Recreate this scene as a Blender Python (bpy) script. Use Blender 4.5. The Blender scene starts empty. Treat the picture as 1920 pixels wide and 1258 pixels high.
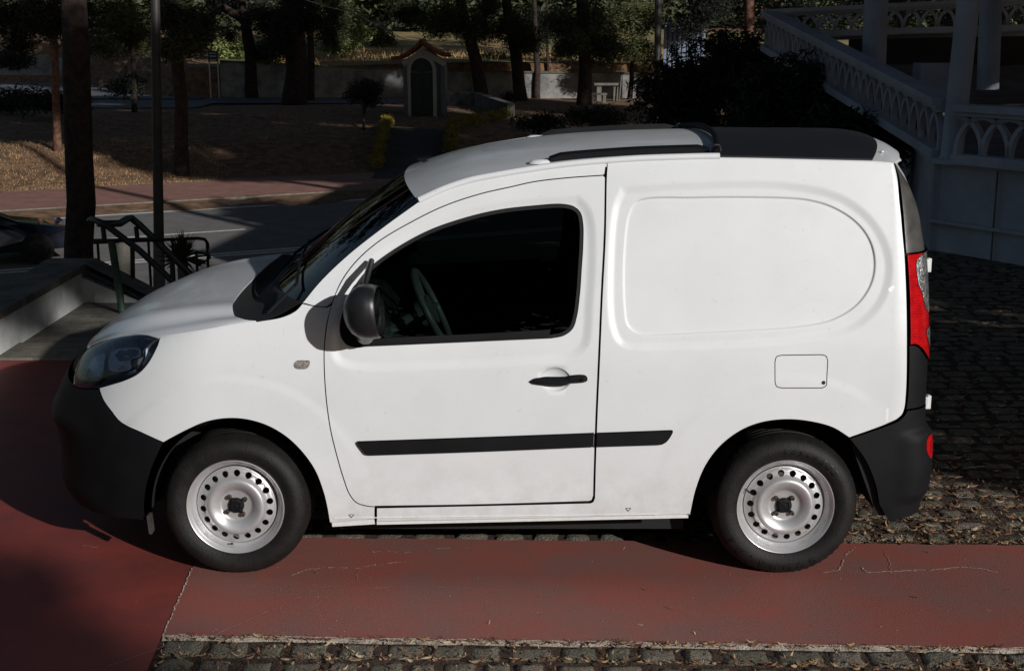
import bpy, bmesh, math, random
import numpy as np
from mathutils import Vector, Matrix, noise
from mathutils.geometry import delaunay_2d_cdt
random.seed(11)
R = math.radians
S = bpy.context.scene
# ---------------------------------------------------------------- camera, sky, sun, exposure
CAMZ, PITCH, F = 2.27, R(12.7), 2560.0
cd = bpy.data.cameras.new('camera'); cam = bpy.data.objects.new('camera', cd)
S.collection.objects.link(cam); S.camera = cam
cam.location = (0, 0, CAMZ); cam.rotation_euler = (math.pi/2-PITCH, 0, 0)
cd.sensor_width = 36; cd.lens = 36*F/1920; cd.clip_start = .05; cd.clip_end = 1500
SUN = Vector((-.85, 1.0, -.48)).normalized()
w = bpy.data.worlds.new("World"); S.world = w; w.use_nodes = True
nt = w.node_tree; sky = nt.nodes.new('ShaderNodeTexSky'); sky.sky_type = 'NISHITA'
sky.sun_disc = False; sky.sun_elevation = math.asin(-SUN.z); sky.sun_rotation = math.atan2(-SUN.x, -SUN.y)
nt.links.new(sky.outputs[0], nt.nodes['Background'].inputs[0]); nt.nodes['Background'].inputs[1].default_value = .05
ld = bpy.data.lights.new('sun', 'SUN'); ld.energy = 4.95; ld.angle = R(.53); ld.color = (1, .985, .97)
sl = bpy.data.objects.new('sun', ld); S.collection.objects.link(sl)
sl.rotation_euler = SUN.to_track_quat('-Z', 'Y').to_euler()
S.view_settings.view_transform = 'Standard'; S.view_settings.look = 'None'
S.view_settings.exposure = -.5; S.view_settings.gamma = 1
S.render.engine = 'CYCLES'; S.cycles.max_bounces = 6; S.cycles.transparent_max_bounces = 12
# ---------------------------------------------------------------- materials
def mat(name, col, rough=.6, metal=0, var=.0, scale=8, col2=None, bump=0, bscale=40, coat=0, spec=.5, island=None, detail=6):
    m = bpy.data.materials.new(name); m.use_nodes = True; n = m.node_tree.nodes; l = m.node_tree.links
    b = n['Principled BSDF']; b.inputs['Roughness'].default_value = rough; b.inputs['Metallic'].default_value = metal
    b.inputs['Specular IOR Level'].default_value = spec
    if coat: b.inputs['Coat Weight'].default_value = coat; b.inputs['Coat Roughness'].default_value = .06
    col = (*col, 1); b.inputs['Base Color'].default_value = col
    tc = n.new('ShaderNodeTexCoord'); last = None
    if col2 is not None or var:
        c2 = (*col2, 1) if col2 is not None else tuple(c*(1-var) for c in col[:3])+(1,)
        t = n.new('ShaderNodeTexNoise'); t.inputs['Scale'].default_value = scale; t.inputs['Detail'].default_value = detail
        t.inputs['Roughness'].default_value = .65
        l.new(tc.outputs['Object'], t.inputs[0]); r = n.new('ShaderNodeValToRGB')
        r.color_ramp.elements[0].position = .38; r.color_ramp.elements[1].position = .62
        r.color_ramp.elements[0].color = c2; r.color_ramp.elements[1].color = col
        l.new(t.outputs[0], r.inputs[0]); last = r.outputs[0]
    if island:
        g = n.new('ShaderNodeNewGeometry'); r2 = n.new('ShaderNodeValToRGB'); e = r2.color_ramp.elements
        e[0].color = (*island[0], 1); e[1].color = (*island[-1], 1)
        for i, c in enumerate(island[1:-1]):
            x = e.new((i+1)/(len(island)-1)); x.color = (*c, 1)
        l.new(g.outputs['Random Per Island'], r2.inputs[0])
        if last is None: last = r2.outputs[0]
        else:
            mx = n.new('ShaderNodeMixRGB'); mx.blend_type = 'MIX'; mx.inputs[0].default_value = .5
            l.new(last, mx.inputs[1]); l.new(r2.outputs[0], mx.inputs[2]); last = mx.outputs[0]
    if last is not None: l.new(last, b.inputs['Base Color'])
    if bump:
        t2 = n.new('ShaderNodeTexNoise'); t2.inputs['Scale'].default_value = bscale; t2.inputs['Detail'].default_value = 5
        l.new(tc.outputs['Object'], t2.inputs[0]); bp = n.new('ShaderNodeBump'); bp.inputs['Strength'].default_value = bump
        bp.inputs['Distance'].default_value = .02; l.new(t2.outputs[0], bp.inputs['Height']); l.new(bp.outputs[0], b.inputs['Normal'])
    return m
def glass(name, tint, ior=1.5, rough=.0):
    m = bpy.data.materials.new(name); m.use_nodes = True; n = m.node_tree.nodes; l = m.node_tree.links
    n.remove(n['Principled BSDF']); o = n['Material Output']
    t = n.new('ShaderNodeBsdfTransparent'); t.inputs[0].default_value = (*tint, 1)
    g = n.new('ShaderNodeBsdfGlossy'); g.inputs['Roughness'].default_value = rough; g.inputs[0].default_value = (1, 1, 1, 1)
    fr = n.new('ShaderNodeFresnel'); fr.inputs[0].default_value = ior
    x = n.new('ShaderNodeMixShader'); l.new(fr.outputs[0], x.inputs[0]); l.new(t.outputs[0], x.inputs[1]); l.new(g.outputs[0], x.inputs[2])
    l.new(x.outputs[0], o.inputs[0]); return m
M = dict(
 paint=mat('white_paint', (.795, .805, .81), .34, var=.05, scale=2.2, coat=.55, bump=.015, bscale=320),
 black=mat('black_plastic', (.008, .0085, .010), .62, spec=.2, var=.35, scale=5, bump=.12, bscale=500),
 trim=mat('worn_black_trim', (.085, .080, .074), .30, var=.45, scale=11, bump=.06, bscale=160),
 void=mat('underbody_black', (.008, .008, .008), .8, var=.3, scale=6),
 seal=mat('rubber_seal', (.012, .012, .013), .4, var=.3, scale=30),
 tyre=mat('tyre_rubber', (.006, .0057, .0055), .62, spec=.32, col2=(.013, .0115, .010), scale=14, bump=.15, bscale=120),
 letter=mat('tyre_lettering', (.006, .006, .006), .5, var=.2, scale=40),
 steel=mat('silver_wheel_paint', (.60, .60, .61), .38, metal=.5, col2=(.53, .52, .51), scale=9, coat=.3, bump=.02, bscale=200),
 steeld=mat('brake_metal', (.10, .085, .07), .6, metal=.6, var=.5, scale=30),
 chrome=mat('chrome', (.75, .77, .8), .12, metal=1, var=.15, scale=20),
 cream=mat('repeater_lens', (.42, .38, .34), .25, col2=(.16, .14, .12), scale=120, bump=.5, bscale=400, coat=.5),
 white=mat('white_bracket', (.78, .78, .76), .4, var=.1, scale=30),
 interior=mat('dark_cabin_plastic', (.016, .019, .018), .6, var=.3, scale=20),
 interior2=mat('grey_cabin_plastic', (.10, .12, .115), .45, var=.3, scale=20),
 cloth=mat('dark_seat_cloth', (.014, .014, .017), .9, var=.3, scale=60),
 red=mat('red_lens', (.62, .008, .010), .14, col2=(.42, .004, .007), scale=40, coat=.8),
 clear=mat('clear_lens', (.55, .55, .55), .12, metal=.6, col2=(.12, .12, .12), scale=46, coat=.8, bump=.5, bscale=120),
 black_roof=mat('satin_black_roof_film', (.020, .021, .027), .42, var=.2, scale=3, bump=.02, bscale=90),
 wglass=glass('windscreen_glass', (.08, .09, .09), 1.22),
 sglass=glass('tinted_side_glass', (.36, .43, .41)),
 lens=glass('headlamp_lens', (.86, .89, .92)),
)
def grime(m):
    # road film: low on the sills and behind the wheels, broken up by noise
    n = m.node_tree.nodes; l = m.node_tree.links; bs = n['Principled BSDF']; src = bs.inputs['Base Color'].links[0].from_socket
    tc = n.new('ShaderNodeTexCoord'); sp = n.new('ShaderNodeSeparateXYZ'); l.new(tc.outputs['Object'], sp.inputs[0])
    r = n.new('ShaderNodeMapRange'); r.inputs[1].default_value = .62; r.inputs[2].default_value = .20; r.inputs[3].default_value = 0; r.inputs[4].default_value = 1; l.new(sp.outputs[2], r.inputs[0])
    t = n.new('ShaderNodeTexNoise'); t.inputs['Scale'].default_value = 7; t.inputs['Detail'].default_value = 12; t.inputs['Roughness'].default_value = .75; l.new(tc.outputs['Object'], t.inputs[0])
    q = n.new('ShaderNodeMapRange'); q.inputs[1].default_value = .42; q.inputs[2].default_value = .70; q.inputs[4].default_value = .42; l.new(t.outputs[0], q.inputs[0])
    k = n.new('ShaderNodeMath'); k.operation = 'MULTIPLY'; l.new(r.outputs[0], k.inputs[0]); l.new(q.outputs[0], k.inputs[1])
    t3 = n.new('ShaderNodeTexNoise'); t3.inputs['Scale'].default_value = 46; t3.inputs['Detail'].default_value = 8; l.new(tc.outputs['Object'], t3.inputs[0])
    q3 = n.new('ShaderNodeMapRange'); q3.inputs[1].default_value = .66; q3.inputs[2].default_value = .80; q3.inputs[4].default_value = .25; l.new(t3.outputs[0], q3.inputs[0])
    a = n.new('ShaderNodeMath'); a.operation = 'MAXIMUM'; l.new(k.outputs[0], a.inputs[0]); l.new(q3.outputs[0], a.inputs[1])
    mx = n.new('ShaderNodeMixRGB'); mx.inputs[2].default_value = (.33, .27, .21, 1); l.new(a.outputs[0], mx.inputs[0]); l.new(src, mx.inputs[1]); l.new(mx.outputs[0], bs.inputs['Base Color'])
    ro = n.new('ShaderNodeMapRange'); ro.inputs[1].default_value = .3; ro.inputs[2].default_value = .7; ro.inputs[3].default_value = .28; ro.inputs[4].default_value = .46; l.new(t.outputs[0], ro.inputs[0]); l.new(ro.outputs[0], bs.inputs['Roughness'])
grime(M['paint'])
# ribbed red lens
def ribs(m, sc, d, axis='Z'):
    n = m.node_tree.nodes; l = m.node_tree.links; wv = n.new('ShaderNodeTexWave'); wv.bands_direction = axis
    wv.inputs['Scale'].default_value = sc; wv.wave_profile = 'SIN'; tc = n.new('ShaderNodeTexCoord'); l.new(tc.outputs['Object'], wv.inputs[0])
    bp = n.new('ShaderNodeBump'); bp.inputs['Distance'].default_value = d; bp.inputs['Strength'].default_value = .8
    l.new(wv.outputs[1] if len(wv.outputs) > 1 else wv.outputs[0], bp.inputs['Height']); l.new(bp.outputs[0], n['Principled BSDF'].inputs['Normal'])
ribs(M['red'], 28, .004)
# ---------------------------------------------------------------- object helpers
C = S.collection
def link(name, me, m, parent=None):
    o = bpy.data.objects.new(name, me); C.objects.link(o)
    if m is not None and not me.materials: me.materials.append(m)
    if parent is not None: setpar(o, parent)
    return o
def wloc(o):
    v = Vector((0, 0, 0))
    while o is not None: v = v+o.location; o = o.parent
    return v
def setpar(o, p):
    o.parent = p
    # every empty here is unrotated: meshes are authored in world coordinates
    if o.data is not None and p is not None: o.location = o.location-rootloc(p)
def rootloc(p):
    return wloc(p)
def tag(o, label=None, cat=None, group=None, kind=None):
    if label: o['label'] = label
    if cat: o['category'] = cat
    if group: o['group'] = group
    if kind: o['kind'] = kind
    return o
def empty(name, loc, label=None, cat=None, group=None):
    o = bpy.data.objects.new(name, None); C.objects.link(o); o.location = loc; o.empty_display_size = .2
    return tag(o, label, cat, group)
class MB:
    def __init__(s): s.v = []; s.f = []
    def add(s, vs, fs):
        b = len(s.v); s.v += [tuple(p) for p in vs]; s.f += [tuple(i+b for i in f) for f in fs]; return s
    def box(s, c, d, m=None):
        x, y, z = (k/2 for k in d)
        vs = [Vector((a*x, b*y, e*z)) for a in (-1, 1) for b in (-1, 1) for e in (-1, 1)]
        if m is not None: vs = [m @ v for v in vs]
        vs = [v+Vector(c) for v in vs]
        return s.add(vs, [(0, 1, 3, 2), (4, 6, 7, 5), (0, 4, 5, 1), (2, 3, 7, 6), (0, 2, 6, 4), (1, 5, 7, 3)])
    def tube(s, pts, r, n=8, cap=True):
        pts = [Vector(p) for p in pts]; rr = r if isinstance(r, (list, tuple)) else [r]*len(pts)
        vs = []; fs = []; up = None
        for i, p in enumerate(pts):
            t = (pts[min(i+1, len(pts)-1)]-pts[max(i-1, 0)]).normalized()
            if up is None: up = Vector((0, 0, 1)) if abs(t.z) < .9 else Vector((1, 0, 0))
            a = t.cross(up).normalized(); b = a.cross(t).normalized(); up = b
            for k in range(n):
                an = 2*math.pi*(k+.5)/n; vs.append(p+(a*math.cos(an)+b*math.sin(an))*rr[i])
        for i in range(len(pts)-1):
            for k in range(n):
                q = (k+1) % n; fs.append((i*n+k, i*n+q, (i+1)*n+q, (i+1)*n+k))
        if cap: fs += [tuple(range(n))[::-1], tuple((len(pts)-1)*n+k for k in range(n))]
        return s.add(vs, fs)
    def bar(s, pts, nrm, w, d):                       # flat bar of width w in plane, depth d along nrm
        pts = [Vector(p) for p in pts]; nrm = Vector(nrm).normalized(); vs = []; fs = []
        for i, p in enumerate(pts):
            t = (pts[min(i+1, len(pts)-1)]-pts[max(i-1, 0)]).normalized(); a = t.cross(nrm).normalized()
            for q, e in ((-1, -1), (1, -1), (1, 1), (-1, 1)): vs.append(p+a*w/2*q+nrm*d/2*e)
        for i in range(len(pts)-1):
            for k in range(4):
                q = (k+1) % 4; fs.append((i*4+k, i*4+q, (i+1)*4+q, (i+1)*4+k))
        n = len(pts)-1; fs += [(3, 2, 1, 0), (n*4, n*4+1, n*4+2, n*4+3)]
        return s.add(vs, fs)
    def prism(s, poly, z0, z1):                       # vertical prism
        n = len(poly); vs = [(x, y, z0) for x, y in poly]+[(x, y, z1) for x, y in poly]
        return s.add(vs, [tuple(range(n))[::-1], tuple(range(n, 2*n))]+[(i, (i+1) % n, (i+1) % n+n, i+n) for i in range(n)])
    def lathe(s, prof, c, axis='y', n=64, cap=False):   # prof: (radius, offset along axis)
        vs = []; fs = []; k = len(prof)
        for j in range(n):
            a = 2*math.pi*j/n
            for r, o in prof:
                if axis == 'y': vs.append((c[0]+r*math.cos(a), c[1]+o, c[2]+r*math.sin(a)))
                elif axis == 'z': vs.append((c[0]+r*math.cos(a), c[1]+r*math.sin(a), c[2]+o))
                else: vs.append((c[0]+o, c[1]+r*math.cos(a), c[2]+r*math.sin(a)))
        for j in range(n):
            for i in range(k-1):
                q = (j+1) % n; fs.append((j*k+i, q*k+i, q*k+i+1, j*k+i+1))
        return s.add(vs, fs)
    def grid(s, rows):
        n = len(rows[0]); vs = [p for r in rows for p in r]
        return s.add(vs, [(i*n+j, i*n+j+1, (i+1)*n+j+1, (i+1)*n+j) for i in range(len(rows)-1) for j in range(n-1)])
    def build(s, name, m, parent=None, smooth=False, bevel=0, angle=40, fix=True):
        me = bpy.data.meshes.new(name); me.from_pydata(s.v, [], s.f); me.update()
        if fix:
            bm = bmesh.new(); bm.from_mesh(me); bmesh.ops.recalc_face_normals(bm, faces=bm.faces)
            if bevel: bmesh.ops.bevel(bm, geom=list(bm.edges), offset=bevel, segments=2, profile=.6, affect='EDGES')
            bm.to_mesh(me); bm.free()
        if smooth:
            me.polygons.foreach_set('use_smooth', [True]*len(me.polygons))
            if angle < 180: me.set_sharp_from_angle(angle=R(angle))
        return link(name, me, m, parent)
def at(u, v, Y):                                     # point of depth Y seen at photo pixel (u, v)
    a = (v-629)/F; t = Y/(math.cos(PITCH)-a*math.sin(PITCH))
    return Vector((t*(u-960)/F, Y, CAMZ-t*(math.sin(PITCH)+a*math.cos(PITCH))))
def gnd(u, v, z=0.0):
    a = (v-629)/F; t = (CAMZ-z)/(math.sin(PITCH)+a*math.cos(PITCH))
    return Vector((t*(u-960)/F, t*(math.cos(PITCH)-a*math.sin(PITCH)), z))
def proj(x, y, z):
    dz = z-CAMZ; zc = y*math.cos(PITCH)-dz*math.sin(PITCH); yc = y*math.sin(PITCH)+dz*math.cos(PITCH)
    return 960+F*x/zc, 629-F*yc/zc
# ================================================================ THE VAN
YC = 6.315; W = .91
def tab(pts, lo, hi, sm=.03, n=900):
    xs = np.linspace(lo, hi, n); p = np.array(pts); y = np.interp(xs, p[:, 0], p[:, 1]); k = max(1, int(sm/(hi-lo)*n))
    ke = np.exp(-.5*(np.arange(-3*k, 3*k+1)/k)**2); ke /= ke.sum()
    y = np.convolve(np.pad(y, 3*k, mode='edge'), ke, 'valid'); return lambda q: np.interp(q, xs, y)
INS = tab([(.0, .10), (.15, .06), (.25, .02), (.45, 0), (.9, 0), (1.03, .012), (1.2, .045), (1.4, .088), (1.6, .130), (1.72, .158), (1.80, .19), (1.9, .24)], 0, 2, .05)
XN = tab([(.0, -1.98), (.15, -2.03), (.25, -2.08), (.6, -2.10), (.7, -2.075), (.8, -2.01), (.9, -1.93), (1.0, -1.80), (1.1, -1.55), (1.3, -1.35), (2, -1.3)], 0, 2, .03)
XR = tab([(.0, 1.74), (.2, 1.755), (.26, 1.752), (.45, 1.768), (.60, 1.758), (.66, 1.745), (.97, 1.738), (1.36, 1.720), (1.53, 1.692), (1.645, 1.645), (1.75, 1.558), (1.85, 1.50)], 0, 2, .03)
_th = np.linspace(0, math.pi/2, 4000)
_fx = np.sin(_th)**(2/2.3); _fy = np.cos(_th)**(2/2.6)
_L = np.concatenate([[0], np.cumsum(np.hypot(np.diff(_fx)*.9, np.diff(_fy)*.91))]); FL = _L[-1]
_rx = np.sin(_th)**(2/2.2); _ry = 1-np.cos(_th)**(2/2.2)
_LR = np.concatenate([[0], np.cumsum(np.hypot(np.diff(_rx)*.2, np.diff(_ry)*.16))]); RL = _LR[-1]
S0, S1 = -1.2, 1.55
HUBF, HUBR, RW = (-1.165, .305), (1.150, .305), .312
def sst(e0, e1, x):
    t = np.clip((x-e0)/(e1-e0), 0, 1); return t*t*(3-2*t)
def base(s, z):
    s = np.asarray(s, float); z = np.asarray(z, float); s, z = np.broadcast_arrays(s, z)
    hw0 = W-INS(z); x = s.copy(); hw = hw0-.022*np.clip((s-.4)/1.2, 0, 1)**2
    f = s < S0; tau = np.clip(S0-s, 0, FL)
    cx = np.interp(tau, _L, _fx); cy = np.interp(tau, _L, _fy)
    x = np.where(f, S0-(S0-XN(z))*cx, x); hw = np.where(f, hw0*cy, hw)
    r = s > S1; q = s-S1; rx = np.interp(q, _LR, _rx); ry = np.interp(q, _LR, _ry)
    fl = np.clip(q-RL, 0, 2); hwr = W-.022-INS(z)*1.0
    tt = np.clip(fl/(hwr-.16), 0, 1)
    bul = np.interp(z, [.3, .6, .7, 1.0, 1.75], [.04, .04, .03, .04, .12])
    x = np.where(r, S1+(XR(z)-S1)*rx+bul*(1-(1-tt)**2), x)
    hw = np.where(r, np.where(q < RL, hwr-.16*ry, hwr-.16-fl), hw)
    return x, YC-hw, z
RELIEF = []                                          # (function of (s, z) giving inward depth)
def P(s, z, off=0.0, relief=True):
    s = np.atleast_1d(np.asarray(s, float)); z = np.atleast_1d(np.asarray(z, float)); s, z = np.broadcast_arrays(s, z)
    e = 1e-3
    p = np.stack(base(s, z), -1); a = np.stack(base(s+e, z), -1)-np.stack(base(s-e, z), -1)
    b = np.stack(base(s, z+e), -1)-np.stack(base(s, z-e), -1)
    n = np.cross(a, b); n /= np.linalg.norm(n, axis=-1, keepdims=True)+1e-12   # outward (towards -y on the near side)
    d = np.zeros(s.shape)
    if relief:
        for fn in RELIEF: d = d+fn(s, z)
    return p-n*(d-off)[..., None], n
def sz(u, v):                                        # photo pixel -> body coordinates
    g = at(u, v, 5.45); s, z = g.x, g.z
    if s < S0: s = max(S0-(S0-s)*1.1, -2.2)
    for it in range(60):
        p = base(np.array([s, s+1e-4, s]), np.array([z, z, z+1e-4]))
        pr = [proj(p[0][i], p[1][i], p[2][i]) for i in range(3)]
        ru, rv = u-pr[0][0], v-pr[0][1]
        if abs(ru)+abs(rv) < .02: break
        a, b = (pr[1][0]-pr[0][0])/1e-4, (pr[2][0]-pr[0][0])/1e-4; c, d = (pr[1][1]-pr[0][1])/1e-4, (pr[2][1]-pr[0][1])/1e-4
        det = a*d-b*c
        if abs(det) < 1: det = 1 if det >= 0 else -1
        ds, dz = (d*ru-b*rv)/det, (-c*ru+a*rv)/det; k = min(1, .08/max(abs(ds), abs(dz), 1e-9)); s += ds*k; z += dz*k
    return (s, z)
def crom(p, h=.012):
    p = np.asarray(p, float)
    if len(p) == 2:
        n = max(1, int(np.linalg.norm(p[1]-p[0])/h)); return np.array([p[0]+(p[1]-p[0])*i/n for i in range(n+1)])
    q = np.vstack([2*p[0]-p[1], p, 2*p[-1]-p[-2]]); out = []
    for i in range(1, len(q)-2):
        n = max(1, int(np.linalg.norm(q[i+1]-q[i])/h))
        # centripetal knots keep the curve from overshooting
        t0 = 0; t1 = t0+max(np.linalg.norm(q[i]-q[i-1])**.5, 1e-6); t2 = t1+max(np.linalg.norm(q[i+1]-q[i])**.5, 1e-6); t3 = t2+max(np.linalg.norm(q[i+2]-q[i+1])**.5, 1e-6)
        for k in range(n):
            t = t1+(t2-t1)*k/n
            A1 = (t1-t)/(t1-t0)*q[i-1]+(t-t0)/(t1-t0)*q[i]; A2 = (t2-t)/(t2-t1)*q[i]+(t-t1)/(t2-t1)*q[i+1]; A3 = (t3-t)/(t3-t2)*q[i+1]+(t-t2)/(t3-t2)*q[i+2]
            B1 = (t2-t)/(t2-t0)*A1+(t-t0)/(t2-t0)*A2; B2 = (t3-t)/(t3-t1)*A2+(t-t1)/(t3-t1)*A3
            out.append((t2-t)/(t2-t1)*B1+(t-t1)/(t2-t1)*B2)
    out.append(p[-1]); return np.array(out)
def seg(*px, h=.012): return crom([sz(*q) for q in px], h)
def poly(*segs):
    out = []
    for s_ in segs:
        for q in s_:
            if not out or np.hypot(*(np.array(q)-out[-1])) > 1e-3: out.append(np.array(q, float))
    if np.hypot(*(out[0]-out[-1])) < 1e-3: out.pop()
    o = np.array(out)
    a = np.sum(o[:, 0]*np.roll(o[:, 1], -1)-np.roll(o[:, 0], -1)*o[:, 1])
    return o if a > 0 else o[::-1]
def shrink(p, d):
    t = np.roll(p, -1, 0)-np.roll(p, 1, 0); t /= np.linalg.norm(t, axis=1, keepdims=True)+1e-12
    return p+np.stack([-t[:, 1], t[:, 0]], 1)*d
def inside(pts, pl):
    x, y = pts[:, 0][:, None], pts[:, 1][:, None]; a = pl; b = np.roll(pl, -1, 0)
    c = ((a[:, 1] > y) != (b[:, 1] > y)) & (x < (b[:, 0]-a[:, 0])*(y-a[:, 1])/(b[:, 1]-a[:, 1]+1e-15)+a[:, 0])
    return c.sum(1) % 2 == 1
def sdist(pts, pl, signed=True):                      # + outside
    out = np.full(len(pts), 9.0); a = pl; b = np.roll(pl, -1, 0); ab = b-a; L2 = (ab**2).sum(1)+1e-15
    for i0 in range(0, len(pts), 2000):
        p = pts[i0:i0+2000][:, None]; t = np.clip(((p-a)*ab).sum(2)/L2, 0, 1)
        out[i0:i0+2000] = np.sqrt(((p-a-ab*t[..., None])**2).sum(2)).min(1)
    return np.where(inside(pts, pl), -out, out) if signed else out
def tri(pl, holes=(), feats=(), h=.03):
    loops = [pl]+list(holes); vs = []; ed = []
    for lp in loops:
        b = len(vs); vs += [tuple(q) for q in lp]; ed += [(b+i, b+(i+1) % len(lp)) for i in range(len(lp))]
    lo = pl.min(0); hi = pl.max(0); g = []
    y = lo[1]; k = 0
    while y < hi[1]:
        xs = np.arange(lo[0]+(k % 2)*h/2, hi[0], h); g.append(np.stack([xs, np.full(len(xs), y)], 1)); y += h*.87; k += 1
    g = np.concatenate(g) if g else np.zeros((0, 2)); mins = .45*h
    extra = [f for f in feats if len(f)]
    if extra:
        ex = np.concatenate(extra)
        if len(g): g = g[np.array([True]*len(g))]
        d = np.full(len(g), 9.0)
        for i0 in range(0, len(g), 1500): d[i0:i0+1500] = np.sqrt(((g[i0:i0+1500][:, None]-ex[None])**2).sum(2)).min(1)
        g = g[d > .4*h]; g = np.concatenate([g, ex])
    def ok(pts, m):
        r = inside(pts, pl)&(sdist(pts, pl, False) > m)
        for hl in holes: r &= ~inside(pts, hl)&(sdist(pts, hl, False) > m)
        return r
    if len(g): g = g[ok(g, .0035)]
    vs += [tuple(q) for q in g]
    r = delaunay_2d_cdt([Vector(q) for q in vs], ed, [], 0, 1e-6)
    V = np.array([tuple(q) for q in r[0]]); T = np.array([t for t in r[2] if len(t) == 3])
    c = V[T].mean(1); m = inside(c, pl)
    for hl in holes: m &= ~inside(c, hl)
    return V, T[m]
def mirror_me(me, name):
    m2 = me.copy(); m2.name = name; n = len(m2.vertices); co = np.empty(n*3); m2.vertices.foreach_get('co', co); co = co.reshape(-1, 3)
    co[:, 1] = 2*YC-co[:, 1]; m2.vertices.foreach_set('co', co.ravel()); m2.flip_normals(); m2.update(); return m2
def skin(name, pl, m, parent, holes=(), feats=(), h=.03, gap=.0022, off=0., lip=.012, both=None, hgap=None, relief=True, surf=None):
    """a body panel: triangulated in (s, z), wrapped on the body surface, edges turned inwards"""
    pl = shrink(pl, gap); holes = [shrink(q, -(gap if hgap is None else hgap)) for q in holes]
    V, T = tri(pl, holes, feats, h); f = surf or (lambda s, z: P(s, z, off, relief))
    X, N0 = f(V[:, 0], V[:, 1]); e = 1.5e-3
    A = f(V[:, 0]+e, V[:, 1])[0]-f(V[:, 0]-e, V[:, 1])[0]; B = f(V[:, 0], V[:, 1]+e)[0]-f(V[:, 0], V[:, 1]-e)[0]
    N = np.cross(A, B); N /= np.linalg.norm(N, axis=1, keepdims=True)+1e-12
    verts = [tuple(q) for q in X]; nor = [tuple(q) for q in N]; faces = [tuple(int(i) for i in t) for t in T]
    # orientation: make faces agree with N
    t0 = T[0]; fn = np.cross(X[t0[1]]-X[t0[0]], X[t0[2]]-X[t0[0]])
    if np.dot(fn, N[t0[0]]) < 0: faces = [q[::-1] for q in faces]
    if lip:
        for k, lp in enumerate([pl]+holes):
            E, NE = f(lp[:, 0], lp[:, 1]); b = len(verts); n = len(lp)
            cen = np.roll(E, -1, 0)-np.roll(E, 1, 0); sd = np.cross(cen, NE); sd /= np.linalg.norm(sd, axis=1, keepdims=True)+1e-12
            if k: sd = -sd
            lpn = lip if not callable(lip) else lip(lp)
            lpn = np.broadcast_to(lpn, (n,))
            verts += [tuple(q) for q in E]+[tuple(q) for q in (E-NE*lpn[:, None])]; nor += [tuple(q) for q in sd]*2
            for i in range(n):
                j = (i+1) % n; faces.append((b+i, b+j, b+n+j, b+n+i) if k == 0 else (b+j, b+i, b+n+i, b+n+j))
    me = bpy.data.meshes.new(name); me.from_pydata(verts, [], faces); me.update()
    me.polygons.foreach_set('use_smooth', [True]*len(me.polygons))
    me.normals_split_custom_set_from_vertices(nor)
    o = link(name, me, m, parent)
    if both is not None:
        m2 = mirror_me(me, name); nn = [(a, -b, c) for a, b, c in nor]
        m2.normals_split_custom_set_from_vertices(nn); return o, link(name, m2, m, both)
    return o
def both_sides(o, parent):                            # the mirrored twin of a finished part
    m2 = mirror_me(o.data, o.name)
    # object origin offset: mirror in world, meshes authored in world
    return link(o.name, m2, None, parent)

VAN = empty('delivery_van', (0, YC, 0), 'white compact panel van with black bumpers and black rear roof on the red strip', 'van')

# outlines in photo pixels, laid on the body surface
G2 = [(785, 378), (834, 356), (880, 341), (977, 323), (1081, 309), (1137, 304)]
G3 = [(1137, 304), (1200, 300), (1340, 296), (1500, 299), (1650, 303), (1678, 307)]
ARC = [(1131, 329), (1061, 334), (1002, 341), (961, 350), (900, 364), (834, 386), (774, 415), (710, 453), (667, 491), (640, 528), (623, 567), (613, 607), (608, 654), (608, 690), (611, 740), (615, 775), (621, 810), (632, 855), (645, 900), (655, 926), (668, 942), (690, 949), (703, 950)]
BSE = [(1135, 333), (1133, 440), (1127, 560), (1121, 700), (1116, 820), (1113, 930)]
WIN = [(1034, 635), (1057, 630), (1074, 617), (1082, 594), (1088, 550), (1091, 507), (1094, 460), (1094, 420), (1089, 398), (1077, 387), (1054, 382), (1001, 385), (934, 393), (867, 409), (800, 433), (734, 470), (690, 504), (662, 540), (645, 580), (639, 612), (642, 634), (655, 648), (677, 651)]
win = poly(seg(*WIN), seg((677, 651), (767, 647), (900, 641), (1034, 635)))
W2 = poly(seg((625, 630), (625, 660), (633, 677), (660, 688), (834, 687), (1001, 678), (1067, 670), (1097, 650), (1107, 574), (1112, 440), (1104, 396), (1085, 372)), seg((1085, 372), (1054, 374), (934, 384), (800, 424), (690, 496), (640, 570), (625, 630)))
DREC = poly(seg((1186, 388), (1196, 377), (1219, 371), (1300, 370), (1365, 369), (1481, 371), (1519, 375), (1558, 386), (1597, 408), (1622, 433), (1637, 462), (1642, 495), (1637, 527), (1622, 556), (1600, 579), (1560, 601), (1500, 613), (1400, 620), (1300, 625), (1215, 628), (1190, 622), (1176, 606), (1172, 580), (1170, 500), (1178, 410), (1186, 388), h=.01))
DREC2 = poly(seg((1172, 360), (1300, 352), (1480, 353), (1580, 378), (1640, 430), (1664, 495), (1650, 560), (1600, 610), (1500, 632), (1215, 646), (1168, 640), (1153, 610), (1150, 480), (1160, 385), (1172, 360)))
CUP = sz(1041, 712)
def ring(c, rx, rz, n=40): return np.array([(c[0]+rx*math.cos(2*math.pi*i/n), c[1]+rz*math.sin(2*math.pi*i/n)) for i in range(n)])
def r_step(pl, d, w0, w1, xr):
    def f(s, z):
        sh = s.shape; s = s.ravel(); z = z.ravel(); o = np.zeros(len(s)); k = (s > xr[0])&(s < xr[1])
        if k.any(): o[k] = d*(1-sst(w0, w1, sdist(np.stack([s[k], z[k]], 1), pl)))
        return o.reshape(sh)
    return f
def r_flare(c, rad, d, w, lim):
    def f(s, z):
        r = np.hypot(s-c[0], z-c[1]); o = -d*(1-sst(rad-w, rad+.004, r)); return o*lim(s)*sst(.28, .5, z+0*s)
    return f
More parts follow.
